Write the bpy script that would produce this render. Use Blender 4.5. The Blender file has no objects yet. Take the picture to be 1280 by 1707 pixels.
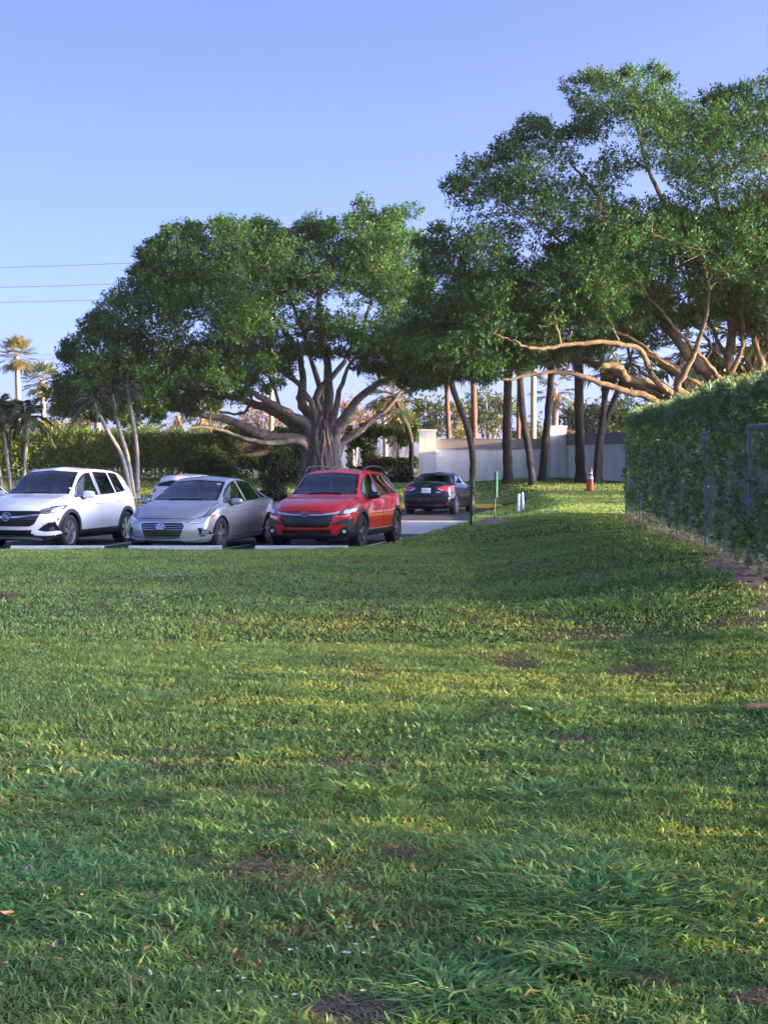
import bpy, bmesh, math, random
import numpy as np
from mathutils import Vector
from mathutils.bvhtree import BVHTree

# ------------------------------------------------------------------ camera, sky, sun, exposure
SC = bpy.context.scene
COL = SC.collection
F = 2564.0                      # focal length in photo pixels (1280 wide, 1707 high)
EYE = 1.6
TH = math.atan(69.5 / F)        # camera looks down a little
cd = bpy.data.cameras.new('camera')
cam = bpy.data.objects.new('camera', cd)
COL.objects.link(cam)
cam.location = (0, 0, EYE)
cam.rotation_euler = (math.pi / 2 - TH, 0, 0)
cd.sensor_fit = 'AUTO'
cd.sensor_width = 36.0
cd.lens = 36.0 * F / 1707.0
cd.clip_start = 0.1
cd.clip_end = 3000
SC.camera = cam

SUN_AZ = math.atan2(0.98, -0.20)        # clockwise from +Y : the sun is low on the right
SUN_EL = math.radians(6.5)
W = bpy.data.worlds.new('World')
SC.world = W
W.use_nodes = True
wn = W.node_tree
wn.nodes.clear()
sky = wn.nodes.new('ShaderNodeTexSky')
sky.sky_type = 'NISHITA'
sky.sun_disc = False
sky.sun_elevation = SUN_EL
sky.sun_rotation = SUN_AZ
sky.altitude = 0
sky.air_density = 0.10
sky.dust_density = 3.0
sky.ozone_density = 2.2
bg = wn.nodes.new('ShaderNodeBackground')
bg.inputs[1].default_value = 0.15
wo = wn.nodes.new('ShaderNodeOutputWorld')
wb = wn.nodes.new('ShaderNodeMix')          # camera white balance
wb.data_type = 'RGBA'
wb.blend_type = 'MULTIPLY'
wb.inputs[0].default_value = 1.0
wb.inputs[7].default_value = (1.0, 0.92, 0.96, 1)
wn.links.new(sky.outputs[0], wb.inputs[6])
wn.links.new(wb.outputs[2], bg.inputs[0])
wn.links.new(bg.outputs[0], wo.inputs[0])

sd = bpy.data.lights.new('sun', 'SUN')
sd.energy = 2.0
sd.angle = math.radians(0.6)
sd.color = (1.0, 0.60, 0.28)
sun = bpy.data.objects.new('sun', sd)
COL.objects.link(sun)
sdir = Vector((math.sin(SUN_AZ) * math.cos(SUN_EL), math.cos(SUN_AZ) * math.cos(SUN_EL), math.sin(SUN_EL)))
sun.rotation_euler = (-sdir).to_track_quat('-Z', 'Y').to_euler()
sun.location = (60, -5, 25)
SC.view_settings.view_transform = 'Standard'
SC.view_settings.look = 'None'
SC.view_settings.exposure = 3.33
SC.view_settings.gamma = 1.0
SC.view_settings.use_curve_mapping = False
try:
    SC.cycles.max_bounces = 10
    SC.cycles.diffuse_bounces = 6
    SC.cycles.transparent_max_bounces = 12
    SC.cycles.use_denoising = True
except Exception:
    pass

# ------------------------------------------------------------------ helpers
RNG = np.random.default_rng(11)
random.seed(5)


def wp(px, py, Y):
    """world point seen at photo pixel (px, py) at depth Y"""
    xc = (px - 640.0) / F
    yc = -(py - 853.5) / F
    c, s = math.cos(TH), math.sin(TH)
    d = (xc, c + yc * s, -s + yc * c)
    k = Y / d[1]
    return np.array([d[0] * k, Y, EYE + d[2] * k])


def sstep(a, b, x):
    t = np.clip((x - a) / (b - a), 0, 1)
    return t * t * (3 - 2 * t)


_H = RNG.random((256, 256))


def vnoise(x, y, sc=1.0, ox=0.0):
    x = np.asarray(x, float) / sc + 37.3 + ox
    y = np.asarray(y, float) / sc + 91.7 + ox * 1.7
    xi = np.floor(x).astype(int)
    yi = np.floor(y).astype(int)
    fx = x - xi
    fy = y - yi
    fx = fx * fx * (3 - 2 * fx)
    fy = fy * fy * (3 - 2 * fy)
    a = _H[xi % 256, yi % 256]
    b = _H[(xi + 1) % 256, yi % 256]
    c = _H[xi % 256, (yi + 1) % 256]
    d = _H[(xi + 1) % 256, (yi + 1) % 256]
    return (a * (1 - fx) + b * fx) * (1 - fy) + (c * (1 - fx) + d * fx) * fy


def tag(o, label=None, cat=None, group=None, kind=None):
    if label:
        o['label'] = label
    if cat:
        o['category'] = cat
    if group:
        o['group'] = group
    if kind:
        o['kind'] = kind
    return o


def empty(name, loc=(0, 0, 0), rz=0.0):
    o = bpy.data.objects.new(name, None)
    o.empty_display_size = 0.3
    COL.objects.link(o)
    o.location = loc
    o.rotation_euler = (0, 0, rz)
    return o


def link(name, me, mats, parent=None, smooth=None):
    o = bpy.data.objects.new(name, me)
    COL.objects.link(o)
    if not isinstance(mats, (list, tuple)):
        mats = [mats]
    for m in mats:
        me.materials.append(m)
    if parent is not None:
        o.parent = parent
    if smooth is not None:
        me.polygons.foreach_set('use_smooth', np.ones(len(me.polygons), bool))
        if smooth < 179:
            me.set_sharp_from_angle(angle=math.radians(smooth))
    return o


def np_mesh(name, V, Q, cols=None):
    """mesh out of arrays: V (n,3), Q (m,k) all faces with k corners, cols (n,3) point colours"""
    V = np.ascontiguousarray(V, np.float32)
    Q = np.ascontiguousarray(Q, np.int32)
    me = bpy.data.meshes.new(name)
    m, k = Q.shape
    me.vertices.add(len(V))
    me.vertices.foreach_set('co', V.ravel())
    me.loops.add(m * k)
    me.loops.foreach_set('vertex_index', Q.ravel())
    me.polygons.add(m)
    me.polygons.foreach_set('loop_start', np.arange(0, m * k, k, dtype=np.int32))
    me.update(calc_edges=True)
    if cols is not None:
        a = me.color_attributes.new('Col', 'FLOAT_COLOR', 'POINT')
        c4 = np.ones((len(V), 4), np.float32)
        c4[:, :3] = cols
        a.data.foreach_set('color', c4.ravel())
    return me


class MB:
    """collects shapes; build() links them as ONE mesh object"""

    def __init__(self):
        self.v = []
        self.f = []
        self.mi = []

    def add(self, V, Fc, mi=0):
        b = len(self.v)
        self.v.extend([tuple(map(float, p)) for p in V])
        self.f.extend([tuple(b + i for i in f) for f in Fc])
        self.mi.extend([mi] * len(Fc))
        return self

    def box(self, c, s, rz=0.0, mi=0, taper=1.0):
        x, y, z = s[0] / 2, s[1] / 2, s[2] / 2
        P = []
        for zz, k in ((-z, 1.0), (z, taper)):
            for a, b in ((-x, -y), (x, -y), (x, y), (-x, y)):
                P.append((a * k, b * k, zz))
        ca, sa = math.cos(rz), math.sin(rz)
        P = [(c[0] + a * ca - b * sa, c[1] + a * sa + b * ca, c[2] + q) for a, b, q in P]
        self.add(P, [(3, 2, 1, 0), (4, 5, 6, 7), (0, 1, 5, 4), (1, 2, 6, 5), (2, 3, 7, 6), (3, 0, 4, 7)], mi)
        return self

    def tube(self, pts, rad, n=8, mi=0, caps=True):
        V, Q = tube_arr(np.array(pts, float), rad, n)
        fs = [tuple(q) for q in Q]
        if caps:
            k = len(pts)
            fs.append(tuple(range(n - 1, -1, -1)))
            fs.append(tuple(range((k - 1) * n, k * n)))
        self.add(V, fs, mi)
        return self

    def lathe(self, prof, n=24, c=(0, 0, 0), mi=0, axis='z'):
        V = []
        Fc = []
        for r, h in prof:
            for i in range(n):
                a = 2 * math.pi * i / n
                if axis == 'z':
                    V.append((c[0] + r * math.cos(a), c[1] + r * math.sin(a), c[2] + h))
                else:
                    V.append((c[0] + r * math.cos(a), c[1] + h, c[2] + r * math.sin(a)))
        for j in range(len(prof) - 1):
            for i in range(n):
                q = (j * n + i, j * n + (i + 1) % n, (j + 1) * n + (i + 1) % n, (j + 1) * n + i)
                Fc.append(q if axis == 'z' else q[::-1])
        self.add(V, Fc, mi)
        return self

    def prism(self, poly, origin, u, v, n, d, mi=0):
        """flat outline poly [(a,b)] in plane (u,v) at origin, thickness d along n"""
        o = np.array(origin, float)
        u, v, n = (np.array(k, float) for k in (u, v, n))
        k = len(poly)
        P = [o + u * a + v * b for a, b in poly] + [o + u * a + v * b + n * d for a, b in poly]
        fs = [tuple(range(k - 1, -1, -1)), tuple(range(k, 2 * k))]
        for i in range(k):
            j = (i + 1) % k
            fs.append((i, j, k + j, k + i))
        self.add(P, fs, mi)
        return self

    def build(self, name, mats, parent=None, smooth=None, bevel=0.0):
        me = bpy.data.meshes.new(name)
        me.from_pydata(self.v, [], self.f)
        me.polygons.foreach_set('material_index', np.array(self.mi, np.int32))
        me.update()
        bm = bmesh.new()
        bm.from_mesh(me)
        bmesh.ops.recalc_face_normals(bm, faces=bm.faces)
        if bevel > 0:
            ed = [e for e in bm.edges if e.is_manifold and e.calc_face_angle(0) > 0.6]
            bmesh.ops.bevel(bm, geom=ed, offset=bevel, segments=2, affect='EDGES', profile=0.5)
        bm.to_mesh(me)
        bm.free()
        return link(name, me, mats, parent, smooth)


def tube_arr(P, rad, n=8, ripple=0.0, seed=0):
    P = np.asarray(P, float)
    k = len(P)
    r = np.full(k, float(rad)) if np.isscalar(rad) else np.asarray(rad, float)
    T = np.gradient(P, axis=0)
    T /= np.linalg.norm(T, axis=1)[:, None] + 1e-9
    up = np.array([0.0, 0.0, 1.0]) if abs(T[0][2]) < 0.9 else np.array([1.0, 0.0, 0.0])
    V = np.zeros((k, n, 3))
    a = np.arange(n) * 2 * math.pi / n
    N = np.cross(T[0], up)
    N /= np.linalg.norm(N) + 1e-9
    rg = np.random.default_rng(seed)
    for i in range(k):
        N = N - T[i] * np.dot(N, T[i])
        N /= np.linalg.norm(N) + 1e-9
        B = np.cross(T[i], N)
        rr = r[i] * (1 + ripple * (rg.random(n) - 0.5))
        V[i] = P[i] + rr[:, None] * (np.cos(a)[:, None] * N + np.sin(a)[:, None] * B)
    Q = []
    for i in range(k - 1):
        for j in range(n):
            Q.append((i * n + j, i * n + (j + 1) % n, (i + 1) * n + (j + 1) % n, (i + 1) * n + j))
    return V.reshape(-1, 3), np.array(Q)


def smooth_path(P, m=4):
    """Catmull-Rom through P, m points per span"""
    P = np.asarray(P, float)
    Q = np.vstack([2 * P[0] - P[1], P, 2 * P[-1] - P[-2]])
    out = []
    for i in range(1, len(Q) - 2):
        for t in np.arange(m) / m:
            a, b, c, d = Q[i - 1], Q[i], Q[i + 1], Q[i + 2]
            out.append(0.5 * (2 * b + (c - a) * t + (2 * a - 5 * b + 4 * c - d) * t * t + (3 * b - a - 3 * c + d) * t ** 3))
    out.append(P[-1])
    return np.array(out)


def merge(parts):
    Vs, Qs, b = [], [], 0
    for V, Q in parts:
        Vs.append(V)
        Qs.append(Q + b)
        b += len(V)
    return np.vstack(Vs), np.vstack(Qs)


# ------------------------------------------------------------------ materials
def mat(name, base=(0.5, 0.5, 0.5), rough=0.5, metal=0.0, spec=0.5, coat=0.0, noise=None, bump=None, coat_rough=0.03):
    """noise = (scale, (r,g,b) second colour, low, high); bump = (scale, strength)"""
    m = bpy.data.materials.new(name)
    m.use_nodes = True
    nt = m.node_tree
    b = nt.nodes['Principled BSDF']
    b.inputs['Base Color'].default_value = (*base, 1)
    b.inputs['Roughness'].default_value = rough
    b.inputs['Metallic'].default_value = metal
    b.inputs['Specular IOR Level'].default_value = spec
    b.inputs['Coat Weight'].default_value = coat
    b.inputs['Coat Roughness'].default_value = coat_rough
    tc = None
    if noise or bump:
        tc = nt.nodes.new('ShaderNodeTexCoord')
    if noise:
        n = nt.nodes.new('ShaderNodeTexNoise')
        n.inputs['Scale'].default_value = noise[0]
        n.inputs['Detail'].default_value = 6
        r = nt.nodes.new('ShaderNodeValToRGB')
        r.color_ramp.elements[0].position = noise[2]
        r.color_ramp.elements[1].position = noise[3]
        r.color_ramp.elements[0].color = (*base, 1)
        r.color_ramp.elements[1].color = (*noise[1], 1)
        nt.links.new(tc.outputs['Object'], n.inputs['Vector'])
        nt.links.new(n.outputs['Fac'], r.inputs['Fac'])
        nt.links.new(r.outputs['Color'], b.inputs['Base Color'])
    if bump:
        n2 = nt.nodes.new('ShaderNodeTexNoise')
        n2.inputs['Scale'].default_value = bump[0]
        n2.inputs['Detail'].default_value = 5
        bp = nt.nodes.new('ShaderNodeBump')
        bp.inputs['Strength'].default_value = bump[1]
        bp.inputs['Distance'].default_value = 0.05
        nt.links.new(tc.outputs['Object'], n2.inputs['Vector'])
        nt.links.new(n2.outputs['Fac'], bp.inputs['Height'])
        nt.links.new(bp.outputs['Normal'], b.inputs['Normal'])
    return m


def leaf_mat(name, trans=0.36, rough=0.5, spec=0.2, tint=(1.25, 1.2, 0.5)):
    """leaf: colour from the point attribute Col, partly translucent"""
    m = bpy.data.materials.new(name)
    m.use_nodes = True
    nt = m.node_tree
    b = nt.nodes['Principled BSDF']
    out = nt.nodes['Material Output']
    at = nt.nodes.new('ShaderNodeAttribute')
    at.attribute_name = 'Col'
    b.inputs['Roughness'].default_value = rough
    b.inputs['Specular IOR Level'].default_value = spec
    tr = nt.nodes.new('ShaderNodeBsdfTranslucent')
    mul = nt.nodes.new('ShaderNodeMix')
    mul.data_type = 'RGBA'
    mul.blend_type = 'MULTIPLY'
    mul.inputs[0].default_value = 1.0
    mul.inputs[7].default_value = (*tint, 1)
    mx = nt.nodes.new('ShaderNodeMixShader')
    mx.inputs[0].default_value = trans
    nt.links.new(at.outputs['Color'], b.inputs['Base Color'])
    nt.links.new(at.outputs['Color'], mul.inputs[6])
    nt.links.new(mul.outputs[2], tr.inputs['Color'])
    nt.links.new(b.outputs[0], mx.inputs[1])
    nt.links.new(tr.outputs[0], mx.inputs[2])
    nt.links.new(mx.outputs[0], out.inputs['Surface'])
    return m


def bark_mat(name, c1, c2, sc=6.0):
    m = mat(name, c1, 0.95, spec=0.04, noise=(sc, c2, 0.35, 0.7), bump=(sc * 4, 0.6))
    return m


LEAF = leaf_mat('leaf')
GRASS = leaf_mat("grass_blade", 0.42, 0.55, 0.15, (1.15, 1.15, 0.55))
PALMLEAF = leaf_mat('palm_leaf', 0.25, 0.45, 0.4)
BARK_GREY = bark_mat('bark_grey', (0.085, 0.075, 0.066), (0.19, 0.17, 0.15))
BARK_TAN = bark_mat('bark_tan', (0.12, 0.085, 0.05), (0.25, 0.185, 0.105))
BARK_PALM = bark_mat('bark_palm', (0.055, 0.046, 0.038), (0.10, 0.085, 0.07), 9)
BARK_RED = bark_mat('bark_red', (0.15, 0.085, 0.055), (0.21, 0.125, 0.08), 8)
BARK_PALE = bark_mat('bark_pale', (0.17, 0.16, 0.145), (0.26, 0.24, 0.21), 5)
ASPHALT = mat('asphalt', (0.035, 0.036, 0.04), 0.9, noise=(3, (0.06, 0.06, 0.064), 0.35, 0.75), bump=(120, 0.4))
CONCRETE = mat('concrete', (0.42, 0.42, 0.41), 0.85, noise=(1.5, (0.54, 0.53, 0.51), 0.3, 0.75), bump=(60, 0.2))
STOPMAT = mat('wheel_stop_concrete', (0.45, 0.45, 0.44), 0.85, noise=(7, (0.6, 0.6, 0.58), 0.3, 0.7), bump=(50, 0.3))
YELLOW = mat('yellow_paint', (0.55, 0.33, 0.04), 0.7, noise=(4, (0.62, 0.40, 0.07), 0.3, 0.7))
WHITEPAINT = mat('white_marking', (0.65, 0.65, 0.63), 0.8, noise=(8, (0.4, 0.4, 0.4), 0.55, 0.75))
WALLWHITE = mat('white_stucco', (0.80, 0.79, 0.77), 0.9, noise=(2.2, (0.58, 0.57, 0.54), 0.42, 0.80), bump=(30, 0.15))
_mp = WALLWHITE.node_tree.nodes.new('ShaderNodeMapping')      # rain streaks run down the render
_mp.inputs['Scale'].default_value = (1.6, 1.6, 0.22)
for _n in WALLWHITE.node_tree.nodes:
    if _n.type == 'TEX_NOISE' and abs(_n.inputs['Scale'].default_value - 2.2) < 1e-3:
        WALLWHITE.node_tree.links.new(WALLWHITE.node_tree.nodes['Texture Coordinate'].outputs['Object'], _mp.inputs[0])
        WALLWHITE.node_tree.links.new(_mp.outputs[0], _n.inputs['Vector'])
WALLGREY = mat('grey_stucco', (0.21, 0.20, 0.20), 0.9, noise=(0.8, (0.26, 0.25, 0.25), 0.35, 0.75), bump=(30, 0.15))
GALV = mat('galvanised_steel', (0.13, 0.145, 0.16), 0.6, metal=0.2, noise=(20, (0.22, 0.24, 0.26), 0.3, 0.7))
WIRE = mat('fence_wire', (0.34, 0.38, 0.41), 0.5, metal=0.2)
GREENPOST = mat('green_post', (0.012, 0.075, 0.05), 0.5)
# ------------------------------------------------------------------ terrain
LOT_Y0, LOT_Y1 = 30.2, 57.0


def lot_right(y):
    return np.interp(y, [30.2, 32, 45, 50, 55, 57], [-1.0, 0.0, 2.55, 3.0, 4.0, 4.2])


def lot_z(y):
    return np.clip(np.asarray(y, float) - 32, 0, 25) * 0.0065 - 0.02


def fence_x(y):
    return 4.6 + 0.0911 * (np.asarray(y, float) - 18.4)


def lawn_z(x, y):
    x = np.asarray(x, float)
    y = np.asarray(y, float)
    left = np.where(y < 57.1, lot_z(y) + 0.05, 0.30 + np.clip(y - 57.1, 0, 21) * 0.043)
    right = 0.12 + 0.24 * sstep(6, 24, y) + np.clip(y - 44, 0, 31) * 0.0278
    w = sstep(1.4 + 2.6 * sstep(38, 52, y), 4.5 + np.clip(y - 18, 0, 60) * 0.03 + 0.6 * sstep(38, 52, y), x)
    z = left * (1 - w) + right * w
    z = z + (vnoise(x, y, 2.3) - 0.5) * 0.05 + (vnoise(x, y, 0.7, 5) - 0.5) * 0.025
    return z


def lot_mask(x, y):
    d = np.minimum(np.minimum(lot_right(y) - x, y - LOT_Y0), LOT_Y1 + 0.1 - y)
    return sstep(0.0, 0.35, d)


def G(x, y):
    m = lot_mask(x, y)
    return lawn_z(x, y) * (1 - m) + (lot_z(y) - 0.06) * m


def gp(px, py):
    """ground point under photo pixel"""
    lo, hi = 3.0, 120.0
    for _ in range(50):
        mid = 0.5 * (lo + hi)
        p = wp(px, py, mid)
        if p[2] > float(lawn_z(p[0], mid)):
            lo = mid
        else:
            hi = mid
    return wp(px, py, lo)


# worn places on the lawn: photo pixel centre, half width and half height in pixels
_wp = [(850, 1100, 55, 16, 1.0), (1080, 1120, 62, 13, 1.0), (955, 1236, 45, 9, 0.9), (890, 942, 95, 9, 0.6), (985, 1062, 90, 16, 0.55),
       (610, 1285, 60, 14, 0.6), (470, 1325, 80, 22, 0.7), (420, 1450, 70, 26, 0.7), (250, 1340, 40, 22, 0.6), (590, 1690, 90, 26, 1.0),
       (1080, 1635, 40, 14, 0.7), (1260, 1665, 45, 20, 0.8), (660, 1418, 40, 14, 0.6), (270, 1565, 70, 16, 0.5), (830, 1180, 30, 6, 0.5),
       (1210, 985, 70, 8, 0.3), (760, 1520, 30, 10, 0.4), (130, 1240, 50, 12, 0.4), (8, 996, 16, 6, 1.0), (640, 1165, 60, 8, 0.45)]
WORN = []
for (px, py, hw, hh, st) in _wp:
    c = gp(px, py)
    a = gp(px, py - hh)
    b = gp(px, py + hh)
    WORN.append((c[0], c[1], hw / F * c[1], max((a[1] - b[1]) / 2, 0.05), st))


def worn(x, y):
    w = np.zeros_like(np.asarray(x, float))
    n = (vnoise(x, y, 0.10, 3) - 0.5) * 1.3 + (vnoise(x, y, 0.3, 8) - 0.5) * 1.6
    for (cx, cy, rx, ry, st) in WORN:
        d = ((x - cx) / rx) ** 2 + ((y - cy) / ry) ** 2
        w = np.maximum(w, 0.78 * st * sstep(1.6, 0.0, d + n))
    g = (vnoise(x, y, 0.35, 21) * 0.5 + vnoise(x, y, 1.3, 33) * 0.5)
    w = np.maximum(w, 0.5 * sstep(0.66, 0.8, g))
    return w


def sandy(x, y):
    n = (vnoise(x, y, 0.45, 13) - 0.5) * 0.7
    d = x - (fence_x(y) - 0.38 - 0.15 * sstep(30, 12, y)) + n
    return sstep(-0.15, 0.25, d) * (y < 45) * (x < fence_x(y) + 2.6)


xs = np.concatenate([-np.geomspace(480, 27, 22), np.arange(-26, -8, 0.8), np.arange(-8, 12.5, 0.16), np.arange(13, 30, 0.9), np.geomspace(31, 480, 22)])
ys = np.concatenate([-np.geomspace(55, 4, 10), np.arange(-3, 3, 0.5), np.arange(3, 14, 0.10), np.arange(14, 34, 0.22), np.arange(34, 84, 0.4), np.geomspace(85, 940, 30)])
XX, YY = np.meshgrid(xs, ys)
ZZ = G(XX, YY)
V = np.stack([XX, YY, ZZ], -1).reshape(-1, 3)
nx, ny = len(xs), len(ys)
ii = np.arange(nx * ny).reshape(ny, nx)
Q = np.stack([ii[:-1, :-1], ii[:-1, 1:], ii[1:, 1:], ii[1:, :-1]], -1).reshape(-1, 4)
gx, gy = V[:, 0], V[:, 1]
wk = worn(gx, gy)[:, None]
sk = sandy(gx, gy)[:, None]
gn = (vnoise(gx, gy, 1.1, 2) * 0.6 + vnoise(gx, gy, 4.5, 7) * 0.4)[:, None]
gc = (1 - gn) * np.array([[0.060, 0.105, 0.034]]) + gn * np.array([[0.105, 0.135, 0.042]])
gc = gc * (1 - wk) + wk * np.array([[0.25, 0.19, 0.13]])
mul = (sstep(74.5, 75.5, gy + (vnoise(gx, gy, 1.5, 4) - .5) * 2.4) * (gx > 1) * (gy < 80))[:, None]
gc = gc * (1 - mul) + mul * np.array([[0.05, 0.036, 0.026]])
gc = gc * (1 - sk) + sk * np.array([[0.36, 0.325, 0.295]])
me = np_mesh('ground', V, Q, gc)


def ground_mat():
    m = bpy.data.materials.new('ground_soil_and_turf')
    m.use_nodes = True
    nt = m.node_tree
    b = nt.nodes['Principled BSDF']
    b.inputs['Roughness'].default_value = 0.95
    b.inputs['Specular IOR Level'].default_value = 0.1
    at = nt.nodes.new('ShaderNodeAttribute')
    at.attribute_name = 'Col'
    tc = nt.nodes.new('ShaderNodeTexCoord')
    n = nt.nodes.new('ShaderNodeTexNoise')
    n.inputs['Scale'].default_value = 28
    n.inputs['Detail'].default_value = 9
    n.inputs['Roughness'].default_value = 0.75
    r = nt.nodes.new('ShaderNodeValToRGB')
    r.color_ramp.elements[0].position = 0.3
    r.color_ramp.elements[1].position = 0.72
    r.color_ramp.elements[0].color = (0.45, 0.45, 0.45, 1)
    r.color_ramp.elements[1].color = (1.6, 1.5, 1.3, 1)
    mx = nt.nodes.new('ShaderNodeMix')
    mx.data_type = 'RGBA'
    mx.blend_type = 'MULTIPLY'
    mx.inputs[0].default_value = 1
    bp = nt.nodes.new('ShaderNodeBump')
    bp.inputs['Strength'].default_value = 0.8
    bp.inputs['Distance'].default_value = 0.03
    L = nt.links.new
    L(tc.outputs['Object'], n.inputs['Vector'])
    L(n.outputs['Fac'], r.inputs['Fac'])
    L(at.outputs['Color'], mx.inputs[6])
    L(r.outputs['Color'], mx.inputs[7])
    L(mx.outputs[2], b.inputs['Base Color'])
    L(n.outputs['Fac'], bp.inputs['Height'])
    L(bp.outputs['Normal'], b.inputs['Normal'])
    return m


tag(link('ground', me, ground_mat(), smooth=180), kind='structure')

# car park surface, row by row
rows = np.concatenate([np.arange(30.2, 57.01, 0.4), [57.0]])
cols_ = np.linspace(0, 1, 30)
V = []
for y in rows:
    xr = float(lot_right(y)) + 0.06 * math.sin(y * 5)
    for t in cols_:
        x = -45 + (xr + 45) * (1 - (1 - t) ** 1.6)
        V.append((x, y, float(lot_z(y))))
n_ = len(cols_)
Q = [(j * n_ + i, j * n_ + i + 1, (j + 1) * n_ + i + 1, (j + 1) * n_ + i) for j in range(len(rows) - 1) for i in range(n_ - 1)]
tag(link('car_park', np_mesh('car_park', V, Q), ASPHALT), kind='structure')
V = []
sy = np.arange(38.0, 46.6, 0.5)
for y in sy:
    for t in np.linspace(0, 1, 12):
        V.append((-14 + (float(lot_right(y)) + 13.98) * t, y, float(lot_z(y)) + 0.006))
Q = [(j * 12 + i, j * 12 + i + 1, (j + 1) * 12 + i + 1, (j + 1) * 12 + i) for j in range(len(sy) - 1) for i in range(11)]
tag(link('concrete_path', np_mesh('concrete_path', V, Q), CONCRETE), kind='structure')
mb = MB()
YAW = math.radians(12.5)


def strip(x0, y0, L, w, yaw):
    dx, dy = math.sin(yaw), math.cos(yaw)
    P = []
    for t in (0, 0.33, 0.66, 1):
        for s in (-1, 1):
            x, y = x0 + dx * L * t + s * w / 2 * dy, y0 + dy * L * t - s * w / 2 * dx
            P.append((x, y, float(lot_z(y)) + 0.010))
    mb.add(P, [(0, 1, 3, 2), (2, 3, 5, 4), (4, 5, 7, 6)])


for sx in (-12.0, -9.2, -6.35, -3.45, -0.75):
    strip(sx, 30.8, 5.4, 0.11, YAW)
for sx in (-10.0, -7.1, -4.2, -1.2, 0.2, 3.0):
    strip(sx, 51.2, 5.4, 0.11, math.radians(12))
tag(mb.build('road_markings', WHITEPAINT), kind='structure')
mb = MB()
for k in range(16):
    x0 = -34 + k * 2.4
    if 0:
        pass
    mb.box((x0 + 1.19, 57.1, float(lot_z(57)) + 0.09), (2.37, 0.18, 0.22))
tag(mb.build('kerb', YELLOW, bevel=0.02), kind='structure')

# wheel stops
for (px, py, lab) in ((96, 917, 'low concrete wheel stop in front of the white crossover'), (292, 917, 'pale concrete wheel stop in front of the silver sedan'),
                      (503, 916, 'long white concrete wheel stop in front of the red crossover')):
    p = wp(px, py, 30.4)
    mb = MB()
    L_ = 1.84
    prof = [(-0.085, 0), (0.085, 0), (0.075, 0.09), (0.05, 0.13), (-0.05, 0.13), (-0.075, 0.09)]
    mb.prism(prof, (-L_ / 2, 0, 0), (0, 1, 0), (0, 0, 1), (1, 0, 0), L_)
    o = mb.build('wheel_stop', STOPMAT, bevel=0.012)
    o.location = (p[0], 30.42, -0.02)
    o.rotation_euler = (0, 0, 0.01)
    tag(o, lab, 'wheel stop', 'wheel stops at the edge of the lawn')

# ------------------------------------------------------------------ grass
TUS = []
for (px, py, rx, ry, h) in ((965, 1490, 0.52, 0.85, 0.085), (745, 1660, 0.28, 0.28, 0.05), (1000, 1610, 0.22, 0.18, 0.08), (100, 1330, 0.6, 1.3, 0.025), (60, 1480, 0.55, 0.8, 0.025),
                            (930, 985, 1.0, 1.2, 0.12), (1040, 1005, 0.9, 1.0, 0.11), (905, 1190, 0.22, 0.35, 0.07), (890, 1330, 0.25, 0.35, 0.06), (740, 1200, 0.2, 0.3, 0.05), (1100, 970, 0.9, 1.6, 0.07),
                            (260, 1170, .3, .3, .05), (1230, 1060, .3, .5, .05)):
    c = gp(px, py)
    TUS.append((c[0], c[1], rx, ry, h))


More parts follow.
